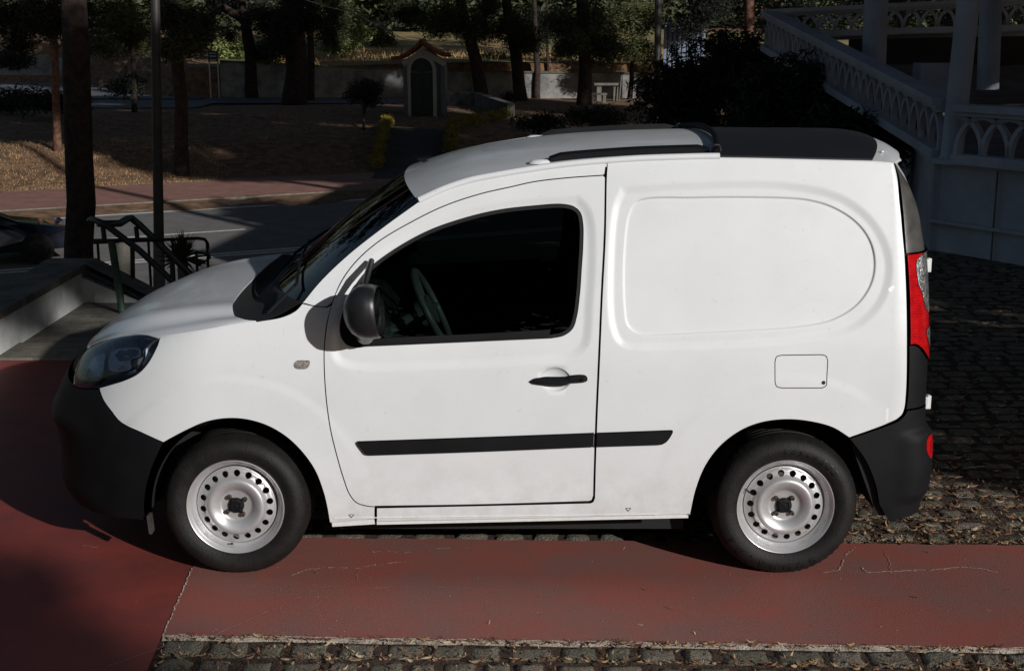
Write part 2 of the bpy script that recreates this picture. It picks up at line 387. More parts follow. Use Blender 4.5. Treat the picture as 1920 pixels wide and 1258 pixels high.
def feat(pl, offs): return [shrink(pl, -o) for o in offs]
RELIEF.append(r_step(DREC, .008, -.004, .0035, (.2, 1.6)))
RELIEF.append(r_step(DREC2, .008, -.012, .028, (.2, 1.95)))
RELIEF.append(r_step(W2, .010, -.030, .018, (-.9, .5)))
RELIEF.append(lambda s, z: .020*np.clip(1-((s-CUP[0])/.062)**2-((z-CUP[1])/.050)**2, 0, 1)**.6)
RELIEF.append(r_flare(HUBF, .590, .003, .045, lambda s: 1-sst(-.75, -.45, s)))
RELIEF.append(r_flare(HUBR, .590, .003, .045, lambda s: sst(.45, .75, s)*(1-sst(1.38, 1.54, s))))
# subtle belt crease and lower door hollow
RELIEF.append(lambda s, z: .007*np.exp(-((z-.44)/.10)**2)*sst(-.85, -.55, s)*(1-sst(.35, .7, s)))

ap = seg((567, 568), (600, 528), (650, 480), (717, 427), (785, 378))
archF = seg((618, 979), (613, 950), (605, 918), (590, 880), (565, 845), (535, 817), (500, 797), (462, 786), (425, 784), (385, 791), (350, 806), (325, 819), (307, 829))
archR = seg((1592, 820), (1563, 802), (1530, 792), (1480, 786), (1430, 791), (1390, 806), (1350, 836), (1322, 874), (1305, 917), (1294, 966))
bumpF = seg((187, 731), (194, 749), (209, 770), (226, 790), (265, 809), (307, 828))
hlow = seg((300, 634), (295, 649), (284, 671), (272, 688), (258, 701), (236, 712), (208, 721), (187, 727))
hoodE = seg((300, 633), (320, 629), (401, 615), (481, 602))
fr_arc = seg(*ARC); fr_low = ARC[11:]
# --- front fender
fl = .05
def lipF(lp):                                         # wheel-arch edges turn in deeper
    r = np.minimum(np.hypot(lp[:, 0]-HUBF[0], lp[:, 1]-HUBF[1]), np.hypot(lp[:, 0]-HUBR[0], lp[:, 1]-HUBR[1])); return np.where(r < .47, .045, .012)
fender = poly(seg((481, 603), (530, 594), (555, 582), (567, 569)), seg((567, 569), (590, 574), (613, 576)), seg((622, 572), (613, 607), (608, 654), (608, 690), (611, 740), (615, 775), (621, 810), (632, 855), (645, 900), (655, 926), (668, 942), (690, 949), (703, 950)), seg((703, 950), (703, 973)), seg((703, 973), (620, 980)), archF, seg((307, 829), (265, 810), (226, 791), (209, 771), (194, 750), (187, 732)), hlow[::-1], hoodE)
flare_pts = [np.array([(c[0]+(.585-o)*math.cos(a), c[1]+(.585-o)*math.sin(a)) for a in np.linspace(.1, math.pi-.1, 200)]) for c in (HUBF, HUBR) for o in (-.009, -.002, .006, .014, .022, .031, .04)]
REP = [(580, 676), (556, 677), (551, 683), (554, 690), (574, 691), (580, 684)]
rep = poly(seg(*REP, REP[0], h=.004))
skin('front_fender', fender, M['paint'], VAN, holes=[rep], hgap=.0005, feats=flare_pts, lip=lipF, both=VAN)
rp = skin('side_repeater', rep, M['cream'], VAN, h=.006, off=.003, gap=.0008, both=VAN)
# --- A pillar and cant rail
pillar = poly(ap, seg(*G2), seg((1137, 304), (1134, 327)), fr_arc[:][:0] if False else seg(*ARC[:11]), seg((623, 567), (613, 575), (590, 574), (567, 568)))
skin('side_frame', pillar, M['paint'], VAN, both=VAN)
# --- door
HND = (1041, 712)
door = poly(fr_arc, seg((703, 949), (900, 946), (1105, 940)), seg((1105, 940), (1110, 938), (1113, 930)), seg(*BSE[::-1]), seg((1135, 333), (1131, 329)))
dfeat = feat(W2, (-.03, -.018, -.006, .006, .018))+[ring(CUP, .062*k, .05*k, 48) for k in (1.02, .985, .94, .86, .75, .6, .45, .3)]
RUB1 = poly(seg((670, 826), (900, 818), (1114, 810)), seg((1114, 810), (1113, 837)), seg((1113, 837), (900, 846), (695, 853)), seg((695, 853), (686, 851), (678, 842), (670, 830), (670, 826), h=.005))
RUB2 = poly(seg((1118, 810), (1255, 805)), seg((1255, 805), (1262, 806), (1259, 815), (1249, 828), (1240, 833), h=.005), seg((1240, 833), (1117, 837)), seg((1117, 837), (1118, 810)))
wins = shrink(win, .0)
doors = skin('door', door, M['paint'], VAN, holes=[win], hgap=.0, feats=dfeat, h=.022, both=VAN, lip=lambda lp: np.where(sdist(lp, shrink(win, -.01)) < 0, .016, .012))
seal_in = shrink(win, .017)
SIL = poly(seg((668, 649), (767, 645), (900, 639), (1030, 633)), seg((1034, 617), (900, 625), (767, 631), (672, 636)))
for d in range(2):
    pass
def dual(name, pl, m, **k): return skin(name, pl, m, doors[0], both=doors[1], **k)
dual('window_seal', shrink(win, .0015), M['seal'], holes=[shrink(win, .015)], hgap=0, gap=0, off=-.004, h=.02, lip=.014)
gl = dual('window_glass', shrink(win, .012), M['sglass'], off=-.013, h=.06, lip=0, gap=0)
dual('weather_strip', SIL, M['black'], off=.001, h=.03, lip=.02)
dual('rub_strip', RUB1, M['black'], off=.014, h=.04, lip=.016)
skin('rub_strip', RUB2, M['black'], VAN, off=.014, h=.04, lip=.016, both=VAN)
# door handle: tapered pull bar over the cup
hp = poly(seg((992, 715), (1000, 710), (1011, 708), (1061, 707), (1068, 704), (1096, 703), (1101, 707), (1101, 713), (1096, 716), (1067, 719), (1061, 722), (1017, 722), (1000, 719), (992, 715), h=.004))
def hsurf(s, z):
    X, N = P(s, z, 0, False); d = .024*(1-sst(-.02, .0, sdist(np.stack([np.ravel(s), np.ravel(z)], 1), hp)))**.5+.006
    return X+N*d[:, None], N
dual('door_handle', hp, M['black'], surf=hsurf, h=.008, gap=0, lip=.022)
lock = ring(sz(1091, 709), .006, .006, 16)
dual('lock_cylinder', lock, M['chrome'], surf=lambda s, z: (P(s, z, .033, False)[0], P(s, z)[1]), h=.004, gap=0, lip=.006)
# --- rear body side with sill
FUEL = poly(seg((1465, 666), (1540, 665), h=.01), seg((1540, 665), (1549, 668), (1552, 677), h=.005), seg((1552, 677), (1550, 712), h=.01), seg((1550, 712), (1549, 722), (1541, 727), h=.005), seg((1541, 727), (1466, 727), h=.01), seg((1466, 727), (1456, 724), (1453, 716), h=.005), seg((1453, 716), (1453, 679), h=.01), seg((1453, 679), (1456, 669), (1465, 666), h=.005))
quarter = poly(seg((1140, 304), (1340, 297), (1500, 300), (1650, 304), (1676, 308)), seg((1676, 308), (1685, 360), (1691, 420), (1696, 475), (1700, 560), (1701, 650), (1699, 740), (1696, 766), (1691, 778), (1680, 787)), seg((1680, 787), (1650, 800), (1592, 820)), archR, seg((1294, 964), (1100, 969), (900, 974), (706, 978)), seg((706, 978), (706, 953)), seg((706, 952), (900, 948), (1107, 943)), seg((1107, 943), (1112, 941), (1115, 934)), seg((1115, 930), (1118, 820), (1123, 700), (1129, 560), (1135, 440), (1137, 333), (1139, 304)))
qfeat = [q for q in feat(DREC, (-.006, -.003, .0005, .004, .008))]+feat(DREC2, (-.014, 0, .014, .03))+flare_pts
quarters = skin('rear_side_panel', quarter, M['paint'], VAN, holes=[FUEL], feats=qfeat, lip=lipF, h=.022, both=VAN, hgap=.0018)
skin('fuel_flap', FUEL, M['paint'], VAN, h=.03, gap=.0018)
notch = skin('fuel_flap_grip', ring(sz(1544, 717), .010, .010, 16), M['void'], VAN, off=.0015, h=.01, lip=.004)
# sill crease lines, jacking marks and the pinch flange
fb = MB()
for u0, u1, va, vb in ((706, 1291, 980, 967), (622, 702, 984, 979)):
    pts = [P(*sz(u0+(u1-u0)*i/12, va+(vb-va)*i/12+2), -.014)[0][0] for i in range(13)]
    fb.bar(pts, (0, 1, 0), .022, .006)
fb.build('sill_flange', M['white'], VAN)
for (u, v) in ((659, 967), (1178, 955)):
    t = MB(); c = P(*sz(u, v), .0012)[0][0]; d = .011
    t.bar([c+np.array([-d, 0, d*.6]), c+np.array([0, 0, -d*.6])], (0, 1, 0), .002, .002); t.bar([c+np.array([0, 0, -d*.6]), c+np.array([d, 0, d*.6])], (0, 1, 0), .002, .002)
    t.bar([c+np.array([-d, 0, d*.6]), c+np.array([d, 0, d*.6])], (0, 1, 0), .002, .002); t.build('jacking_mark', M['trim'], VAN)
mb = MB(); mb.tube([P(*sz(626+i*76, 971-i*0.9), .001)[0][0] for i in range(9)], .0025, 6); mb.build('sill_crease', M['paint'], VAN, smooth=True)
# --- dark inner shell behind the panel gaps
SEND = S1+RL+.62
outer = poly(ap, seg(*G2), seg(*G3), np.array([sz(1678, 307), (S1+.05, .25)]), np.array([(1.52, .25), (1.52, .3)]), seg((1592, 822), (1563, 804), (1480, 789), (1390, 808), (1322, 876), (1296, 962)), seg((1296, 962), (703, 974), (622, 978)), seg((616, 979), (605, 920), (565, 847), (500, 800), (425, 787), (350, 808), (309, 830)), seg((309, 830), (226, 790), (187, 735)), hlow[::-1], hoodE, seg((481, 603), (530, 594), (567, 568)))
skin('inner_shell', shrink(outer, .004), M['void'], VAN, holes=[shrink(win, -.004)], off=-.019, gap=0, lip=0, h=.08, both=VAN, hgap=0)
# --- rear corner: trims, lamp, bumper, rear doors
def band(zl, zh, s0, s1, n=24, m=8):
    return poly(np.array([(s0(z) if callable(s0) else s0, z) for z in np.linspace(zl, zh, m)]), np.array([(s0(zh)+(s1-s0(zh))*i/n, zh) for i in range(n+1)]), np.array([(s1, z) for z in np.linspace(zh, zl, m)]), np.array([(s1+(s0(zl)-s1)*i/n, zl) for i in range(n+1)]))
edge_px = [(1680, 308), (1688, 360), (1694, 420), (1698, 476), (1703, 560), (1704, 650), (1702, 740), (1698, 770)]
es = [sz(*q) for q in edge_px]; es_z = [q[1] for q in es][::-1]; es_s = [q[0] for q in es][::-1]
sE = lambda z: float(np.interp(z, es_z, es_s))
SC = S1+RL+.03
zt, zl1, zl0, zb = sz(1690, 310)[1], sz(1698, 477)[1], sz(1703, 646)[1], sz(1700, 769)[1]
skin('rear_pillar_trim', band(zl1+.003, zt, sE, SC), M['trim'], VAN, h=.03, off=.004, both=VAN)
def lo_edge(s): return zl0-.085*sst(S1+.10, S1+.24, s)
lam = poly(np.array([(sE(z), z) for z in np.linspace(zl0, zl1, 12)]), np.array([(s, zl1) for s in np.linspace(sE(zl1), SC, 12)]), np.array([(SC, z) for z in np.linspace(zl1, lo_edge(SC), 12)]), np.array([(s, lo_edge(s)) for s in np.linspace(SC, sE(zl0), 16)]))
sc0 = S1+.125
clr = poly(np.array([(sc0, zl1-.025), (SC-.006, zl1-.02)]), np.array([(SC-.006, zl1-.02), (SC-.006, zl1-.235)]), np.array([(SC-.006, zl1-.235), (sc0+.06, zl1-.235), (sc0+.03, zl1-.17), (sc0, zl1-.12), (sc0, zl1-.025)]))
clr2 = poly(np.array([(sc0+.055, zl0+.045), (SC-.006, zl0+.045)]), np.array([(SC-.006, zl0+.045), (SC-.006, zl0-.06), (sc0+.11, zl0-.05), (sc0+.055, zl0+.045)]))
clr = crom(np.vstack([clr, clr[:1]]), .01)[:-1]; clr2 = crom(np.vstack([clr2, clr2[:1]]), .01)[:-1]
tl = skin('tail_light', lam, M['red'], VAN, h=.02, off=.010, both=VAN, gap=.003)
skin('reversing_lens', clr, M['clear'], tl[0], h=.02, off=.013, both=tl[1], gap=0)
skin('indicator_lens', clr2, M['clear'], tl[0], h=.02, off=.013, both=tl[1], gap=0)
lt = poly(np.array([(sE(z), z) for z in np.linspace(zb+.004, zl0-.004, 8)]), np.array([(s, lo_edge(s)-.004) for s in np.linspace(sE(zl0), SC, 16)]), np.array([(SC, z) for z in np.linspace(lo_edge(SC)-.004, zb+.004, 10)]), np.array([(SC+(sE(zb)-SC)*i/12, zb+.004) for i in range(13)]))
skin('rear_corner_trim', lt, M['black'], VAN, h=.03, off=.003, both=VAN)
SM = S1+RL+(W-.022-.16)-.004                          # centre line of the rear face
def rpoint(u, v): return sz(u, v)
bs = [sz(*q) for q in ((1592, 821), (1622, 862), (1640, 905), (1648, 945))]
zb0 = .235
rb = poly(crom(bs), np.array([bs[-1], (bs[-1][0]+.05, zb0)]), np.array([(s, zb0+.03*math.sin(min(1, (s-bs[-1][0])/.5)*1.5)) for s in np.linspace(bs[-1][0]+.05, SM, 40)]), np.array([(SM, z) for z in np.linspace(zb0+.03, zb, 14)]), np.array([(s, zb) for s in np.linspace(SM, sz(1700, 770)[0], 50)]), seg((1700, 770), (1694, 780), (1682, 790)), seg((1682, 790), (1650, 802), (1592, 821)))
RELIEF.append(lambda s, z: -.022*sst(S1+.03, S1+.14, s)*sst(.30, .36, z)*(1-sst(.60, .645, z)))
bm_ = skin('rear_bumper', rb, M['black'], VAN, h=.025, off=.004, lip=lambda lp: np.where(np.hypot(lp[:, 0]-HUBR[0], lp[:, 1]-HUBR[1]) < .49, .05, .02), both=VAN, gap=.002)
RELIEF.pop()
rfl = crom([(S1+q-.035, z) for q, z in ((.205, .60), (.235, .61), (.262, .59), (.262, .53), (.243, .50), (.215, .52), (.198, .56), (.205, .60))], .006)
skin('bumper_reflector', poly(rfl), M['red'], bm_[0], h=.012, off=.028, both=bm_[1], lip=.015)
rdoor = poly(np.array([(SC, z) for z in np.linspace(zb+.004, zt, 30)]), np.array([(s, zt) for s in np.linspace(SC, SM, 30)]), np.array([(SM, z) for z in np.linspace(zt, zb+.004, 30)]), np.array([(s, zb+.004) for s in np.linspace(SM, SC, 30)]))
rwin = poly(np.array([(SC+.10, 1.12), (SM-.07, 1.12), (SM-.07, 1.52), (SC+.10, 1.52), (SC+.10, 1.12)])); rwin = crom(np.vstack([rwin, rwin[:1]]), .03)[:-1]
rd = skin('rear_door', rdoor, M['paint'], VAN, holes=[rwin], h=.05, both=VAN)
skin('rear_window', rwin, M['sglass'], rd[0], off=-.008, h=.08, both=rd[1])
for zz in (1.30, .725):
    for k, par in ((0, rd[0]), (1, rd[1])):
        b = MB(); xx, yy, _ = base(SC+.0, zz); x0 = float(xx)+.004
        y0 = float(yy)-.035
        if k: y0 = 2*YC-y0
        b.box((x0-.002, y0, zz), (.018, .05, .052)); b.box((x0+.014, y0-(.0 if k else .0), zz), (.016, .028, .058)); b.build('hinge', M['white'], par, bevel=.003)
b = MB(); b.box((1.80, YC, .80), (.02, .10, .03)); b.build('rear_door_handle', M['black'], rd[0], bevel=.004)
# --- front bumper
hb = seg((139, 721), (147, 727), (163, 729), (187, 729))
SF = S0-FL+.004
lipp = [sz(*q) for q in ((307, 829), (298, 848), (285, 878), (276, 908), (271, 942), (274, 975))]
lowf = [sz(*q) for q in ((275, 975), (240, 972), (209, 968), (175, 960))]
zf0 = lowf[-1][1]; ztf = .80
hs = sz(139, 720)
fb_ = poly(seg((187, 731), (194, 749), (209, 771), (226, 791), (265, 810), (307, 829)), crom(lipp), crom(lowf), np.array([(s, zf0+.02*(lowf[-1][0]-s)) for s in np.linspace(lowf[-1][0], SF, 50)]), np.array([(SF, z) for z in np.linspace(zf0, ztf, 20)]), crom([(SF, ztf), (SF+.22, ztf-.01), (hs[0]-.10, ztf-.03), (hs[0]-.01, hs[1])]), hb)
RELIEF.append(lambda s, z: -.02*np.exp(-((z-.60)/.05)**2)*(1-sst(S0-.95, S0-.55, s))-.012*np.exp(-((z-.30)/.06)**2)*(1-sst(S0-.9, S0-.4, s))+.030*np.exp(-((z-.45)/.05)**4)*(1-sst(S0-1.12, S0-1.05, s)))
fbm = skin('front_bumper', fb_, M['black'], VAN, h=.03, lip=lambda lp: np.where(np.hypot(lp[:, 0]-HUBF[0], lp[:, 1]-HUBF[1]) < .47, .055, .02), both=VAN)
RELIEF.pop()
b = MB(); q = [P(*sz(278, 966), -.01)[0][0], P(*sz(280, 984), -.012)[0][0], P(*sz(282, 1001), -.014)[0][0]]
b.bar(q, (0, 1, 0), .012, .05); b.build('mud_flap', M['trim'], fbm[0])
# --- headlight
hl = poly(seg((139, 713), (140, 705), (147, 682), (158, 665), (170, 651), (183, 643), (208, 635), (230, 630), (258, 627), (280, 628), (300, 633)), hlow, hb[::-1])
def hls(off):
    def f(s, z):
        X, N = P(s, z, 0, False); d = sdist(np.stack([np.ravel(s), np.ravel(z)], 1), hl)
        return X+N*(off+.012*(1-np.exp(np.minimum(d, 0)/.02)))[:, None], N
    return f
HL = skin('headlight', hl, M['lens'], VAN, surf=hls(.002), h=.02, gap=.002, lip=0, both=VAN)
def hpart(name, pl, m, d0, h=.02, lip=0, rel=None, gap=0):
    def f(s, z):
        X, N = P(s, z, 0, False); dd = sdist(np.stack([np.ravel(s), np.ravel(z)], 1), pl)
        k = d0+(rel(dd) if rel else 0); return X-N*(k)[:, None] if isinstance(k, np.ndarray) else X-N*k, N
    return skin(name, pl, m, HL[0], surf=f, h=h, lip=lip, both=HL[1], gap=gap)
M['hl_dark'] = mat('headlamp_bezel', (.34, .36, .40), .3, metal=.2, col2=(.12, .13, .15), scale=14)
M['hl_blue'] = mat('headlamp_reflector', (.90, .95, 1.0), .3, metal=.0, col2=(.55, .63, .80), scale=22)  # sky reflection is put into the diffuse blue-white colour
hpart('lamp_bezel', shrink(hl, .004), M['hl_dark'], 0, rel=lambda d: .05*(1-np.exp(np.minimum(d, 0)/.03)))
def spx(*px): return poly(seg(*px, px[0], h=.008))
bowl = lambda a, w_: (lambda d: a*(1-np.exp(np.minimum(d, 0)/w_)))
hpart('main_reflector', spx((198, 652), (216, 646), (253, 648), (254, 666), (236, 670), (236, 690), (196, 692), (192, 676)), M['hl_blue'], .030, rel=bowl(.018, .012), lip=.01)
hpart('corner_reflector', spx((263, 648), (285, 646), (281, 661), (268, 680), (256, 684), (262, 668)), M['hl_blue'], .034, rel=bowl(.012, .01))
hpart('indicator_reflector', spx((148, 700), (163, 666), (186, 658), (185, 690), (176, 720), (152, 722)), M['hl_blue'], .028, rel=bowl(.016, .016))
hpart('chrome_blade', spx((198, 714), (215, 708), (248, 692), (249, 696), (236, 703), (212, 713)), M['chrome'], .022, lip=.01)
hpart('chrome_divider', spx((187, 671), (189, 671), (186, 700), (177, 722), (173, 722), (183, 700)), M['chrome'], .018, lip=.015)
hpart('indicator_bulb', spx((146, 705), (152, 688), (157, 693), (161, 688), (157, 700), (154, 711), (147, 710)), M['cream'], .012, lip=.01, h=.01)
for (u, v, dd) in ((214, 686, .035), (228, 664, .03)):
    b = MB(); c, n_ = P(*sz(u, v), -dd, False); c = c[0]
    b.lathe([(.001, -.012), (.006, -.010), (.008, 0), (.006, .01), (.001, .012)], tuple(c), 'x', 12)
    o = b.build('bulb', M['chrome'], HL[0], smooth=True, angle=180); both_sides(o, HL[1])
hpart('lamp_seal', shrink(hl, -.002), M['seal'], .012, lip=0, rel=lambda d: .0+0*d) if False else None
# --- hood
def qloft(near, cen, kx, pz, nq=41, t=1):
    """rows of a symmetric crowned surface: near edge point, centre point, exponents"""
    rows = []
    for (N_, C_, k, p) in zip(near, cen, kx, pz):
        r = []
        for q in np.sin(np.linspace(-1, 1, nq)*math.pi/2*.93)/math.sin(math.pi/2*.93):
            a = abs(q); kx_ = a**k if k < 5 else (a**k*(7.6-k)+(1-(max(0, 1-a**5))**.5)*(k-5))/2.6; r.append((C_[0]+(N_[0]-C_[0])*kx_, YC+q*(YC-N_[1]), C_[1]+(N_[2]-C_[1])*a**p))
        rows.append(r)
    return rows
def resample(rows, n):
    A = np.array(rows); L = A.shape[0]; out = []
    for j in range(A.shape[1]):
        c = crom(A[:, j], .004); d = np.concatenate([[0], np.cumsum(np.linalg.norm(np.diff(c, axis=0), axis=1))]); t = np.linspace(0, d[-1], n)
        out.append(np.stack([np.interp(t, d, c[:, k]) for k in range(3)], 1))
    return np.transpose(np.array(out), (1, 0, 2))
def curtain(b, pts, drop, inn=(0, 0, 0)):
    n = len(pts); b.add(list(pts)+[(p[0]+inn[0], p[1]+inn[1], p[2]-drop) for p in pts], [(i, i+1, n+i+1, n+i) for i in range(n-1)])
def surf_mesh(name, rows, m, parent, thick=.012, edges=(1, 1, 1, 1)):
    b = MB(); b.grid([[tuple(p) for p in r] for r in rows])
    R_ = np.array(rows); o = b.build(name, m, parent, smooth=True, angle=180, fix=True)
    # turned-down rim as separate faces keeps the edge crisp
    b2 = MB(); loops = [R_[0], R_[-1], R_[:, 0], R_[:, -1]]
    for e, lp in zip(edges, loops):
        if e: curtain(b2, [tuple(p) for p in lp], thick)
    if b2.v:
        me = o.data; bm = bmesh.new(); bm.from_mesh(me); t = bpy.data.meshes.new('t'); t.from_pydata(b2.v, [], b2.f); bm.from_mesh(t); bm.to_mesh(me); bm.free(); bpy.data.meshes.remove(t)
        me.polygons.foreach_set('use_smooth', [True]*len(me.polygons))
    me = o.data; up = sum(p.normal.z*p.area for p in me.polygons)
    if up < 0: me.flip_normals()
    return o
onp = lambda u, v, o=0.: P(*sz(u, v), o, False)[0][0]
nearH = [onp(170, 649, .004), onp(184, 642, .004), onp(208, 634, .004), onp(244, 627, .004), onp(299, 630, .003), onp(345, 624, .002), onp(401, 614.5, .001), onp(440, 607.5, .001), onp(480, 601.5, 0)]
cenH = [(-1.965, .83), (-1.935, .875), (-1.89, .92), (-1.83, .97), (-1.73, 1.028), (-1.62, 1.068), (-1.46, 1.103), (-1.31, 1.124), (-1.20, 1.135)]
rowsH = qloft(nearH, cenH, (2.0, 2.1, 2.2, 2.4, 2.8, 3.4, 4.6, 6.2, 7.6), (1.9, 2.0, 2.1, 2.2, 2.5, 2.7, 2.8, 2.8, 2.7), nq=61)
def hood_crease(rows):
    A = np.array(rows); n = A.shape[1]; q = np.sin(np.linspace(-1, 1, n)*math.pi/2*.93)/math.sin(math.pi/2*.93)
    for i in range(len(A)):
        f = i/(len(A)-1); c0 = .62+.16*f; w_ = .06+.04*(1-f)
        A[i, :, 2] += .010*np.exp(-((np.abs(q)-c0+.03)/.10)**2)-.010*np.exp(-((np.abs(q)-c0-.10)/w_)**2)*(1-np.exp(-((1-np.abs(q))/.06)**2))
    return A
A = resample(rowsH, 60); A = hood_crease(A); surf_mesh('hood', A, M['paint'], VAN, thick=.02)
# black grille panel between hood and bumper
g = MB(); rows = []
fr = A[0]
for t in np.linspace(0, 1, 6):
    r = []
    for j, p in enumerate(fr):
        qd = abs(p[1]-YC)/.66; x2 = float(XN(.77))-.0+(.30*min(1, qd)**3); r.append((p[0]*(1-t)+(x2)*t-.01*math.sin(t*3.14), p[1], p[2]-.008-(p[2]-.77)*t))
    rows.append(r)
g.grid(rows); g.build('grille', M['black'], VAN, smooth=True)
# cowl and windscreen
near0 = [onp(481, 603), onp(520, 597), onp(545, 588), onp(567, 569)]
cowlB = crom(near0, .02)
hoodrear = A[-1]
nW = [onp(*q) for q in ((567, 568), (600, 528), (650, 480), (717, 427), (785, 378))]
cW = [(-1.06, 1.165), (-.94, 1.268), (-.80, 1.392), (-.66, 1.505), (-.485, 1.632)]
rowsW = resample(qloft(nW, cW, (2.3,)*5, (2.6,)*5, nq=61), 30)
surf_mesh('windscreen', rowsW, M['wglass'], VAN, thick=.004, edges=(0, 0, 0, 0))
b = MB(); rr = []
for t in np.linspace(0, 1, 9):
    r = []
    for j in range(61):
        p = hoodrear[j]*(1-t)+rowsW[0][j]*t; d = .045*math.sin(math.pi*min(1, t*1.15))*(1-abs(j-30)/30*.75); r.append((p[0], p[1], p[2]-d-.006*(1-t)))
    rr.append(r)
b.grid(rr); b.build('cowl', M['void'], VAN, smooth=True)
b = MB()
for j0, j1, l in ((6, 30, .30), (32, 56, .3)):        # wipers resting on the glass
    p0 = Vector(rowsW[1][j0])+Vector((-.02, 0, .03)); p1 = Vector(rowsW[7][j1])+Vector((-.02, 0, .022)); pm = (p0+p1)/2+Vector((-.012, 0, .014))
    b.tube([Vector(rr[4][j0]), p0+(p1-p0)*.1, pm], .007, 6); b.tube([p0*.92+p1*.08, pm, p1], .006, 6)
b.build('wiper', M['black'], VAN, smooth=True)
# black ceramic border on the windscreen edge
M['frit'] = mat('windscreen_border', (.006, .006, .007), .12, var=.2, scale=9, coat=.5)
for sgn in (0, 1):
    b = MB(); sub = rowsW[:, :5] if sgn == 0 else rowsW[:, -5:]
    b.grid([[(p[0]+.003, p[1], p[2]-.004) for p in r] for r in sub]); b.build('windscreen_border', M['frit'], VAN, smooth=True)
b = MB(); b.grid([[(p[0]+.003, p[1], p[2]-.004) for p in r] for r in rowsW[:3]]); b.grid([[(p[0]+.003, p[1], p[2]-.004) for p in r] for r in rowsW[-2:]]); b.build('windscreen_border', M['frit'], VAN, smooth=True)
# --- roof
gpx = [(785, 378), (834, 356), (880, 341), (930, 331), (977, 323), (1030, 315), (1081, 309), (1140, 304), (1200, 300), (1270, 297.5), (1340, 296), (1420, 297), (1500, 299), (1580, 301), (1650, 303), (1668, 305), (1679, 307)]
nR = [onp(*q) for q in gpx]
hd = rowsW[-1]
cx0 = cW[-1][0]
cR = []
zc = [1.634, 1.675, 1.706, 1.730, 1.749, 1.765, 1.777, 1.787, 1.794, 1.799, 1.802, 1.802, 1.801, 1.801, 1.795, 1.776, 1.746]
for i, p in enumerate(nR):
    f = i/(len(nR)-1); xs = p[0]
    sh = (-.10, -.085, -.07, -.055, -.04, -.025, -.01, .01, .03, .045, .06, .06, .06, .07, .085, .115, .145)[i]; cR.append((xs+sh, zc[i]))
cR[0] = (cx0, 1.634)
rowsR = resample(qloft(nR, cR, (2.3,)*len(nR), (2.3,)*len(nR), nq=61), 140)
# find split for the black flap
def cutx(j, x): return x
iF = int(np.argmin(abs(rowsR[:, 3, 0]-.845))); iE = int(np.argmin(abs(rowsR[:, 1, 0]-1.475)))
roof = surf_mesh('roof', rowsR, M['paint'], VAN, thick=.02)
fl_ = rowsR[iF:iE+1, 1:-1].copy(); fl_[..., 2] += .007
surf_mesh('roof_flap', fl_, M['black_roof'], roof, thick=.008)
cb = MB(); arc = rowsR[iF, 3:-3]; cb.tube([(p[0]-.012, p[1], p[2]+.018) for p in arc], .014, 8)
cb.build('crossbar', M['black'], roof, smooth=True)
gt = MB(); gl_ = rowsR[:iF+1, 0]; gt.tube([(p[0], p[1]+.008, p[2]+.004) for p in gl_], .015, 10); o = gt.build('gutter_trim', M['paint'], roof, smooth=True); both_sides(o, roof)
# roof rails, with raised white feet
def onroof(x, q):
    qs = np.sin(np.linspace(-1, 1, 61)*math.pi/2*.93)/math.sin(math.pi/2*.93); A_ = np.array([(np.interp(x, rowsR[:, j, 0], rowsR[:, j, 1]), np.interp(x, rowsR[:, j, 0], rowsR[:, j, 2])) for j in range(61)]); return np.array([np.interp(q, qs, A_[:, 0]), np.interp(q, qs, A_[:, 1])])
rl = MB(); pts = []; ft = MB()
for i in range(30):
    x = .155+(.815-.155)*i/29; y, z = onroof(x, -.865); e = min(i, 29-i); pts.append((x, y, z+.002+.011*min(1, e/2)))
rl.bar(pts, (0, -.25, 1), .034, .030)
o = rl.build('roof_rail', M['black'], roof, smooth=True, bevel=0, angle=60); both_sides(o, roof)
xx = .12; y, z = onroof(xx, -.865); ft.lathe([(.0, .014), (.018, .013), (.03, .006), (.036, -.004)], (0, 0, 0), 'z', 20)
for k in range(len(ft.v)): ft.v[k] = (xx+ft.v[k][0]*1.5, y+ft.v[k][1]*.8, z+ft.v[k][2])
o = ft.build('rail_foot', M['paint'], roof, smooth=True, angle=180); both_sides(o, roof)
b = MB(); y, z = onroof(.845, -.865); b.lathe([(.0, .03), (.012, .028), (.02, .016), (.022, 0)], (.845, y, z+.004), 'z', 14); o = b.build('rail_clamp', M['trim'], roof, smooth=True); both_sides(o, roof)
b = MB(); p = rowsR[iE+1, 30-19]; b.lathe([(0, .008), (.006, .006), (.008, 0)], (p[0]+.01, p[1], p[2]+.002), 'z', 10); b.build('washer_nozzle', M['white'], roof, smooth=True)
# rear edge closing roof to rear doors
b = MB(); last = rowsR[-1]; rrw = []
for t in np.linspace(0, 1, 6):
    r = []
    for j, p in enumerate(last):
        q = abs(p[1]-YC)/abs(last[0][1]-YC); s_ = SM-(SM-(S1+.05))*q
        tgt, _ = P(s_, zt, 0, False); tgt = tgt[0]; yy = p[1]
        tx = float(np.interp(abs(p[1]-YC), [0, .55, .70, .74], [tgt[0] if q < .05 else float(P(SM, zt)[0][0][0]), float(P(S1+RL+.18, zt)[0][0][0]), float(P(S1+.14, zt)[0][0][0]), p[0]]))
        r.append((p[0]+(tx-p[0])*t, p[1], p[2]+(zt-p[2])*t**2*.98+0.0-(.004*t)))
    rrw.append(r)
b.grid(rrw); b.build('roof_tail', M['paint'], roof, smooth=True)
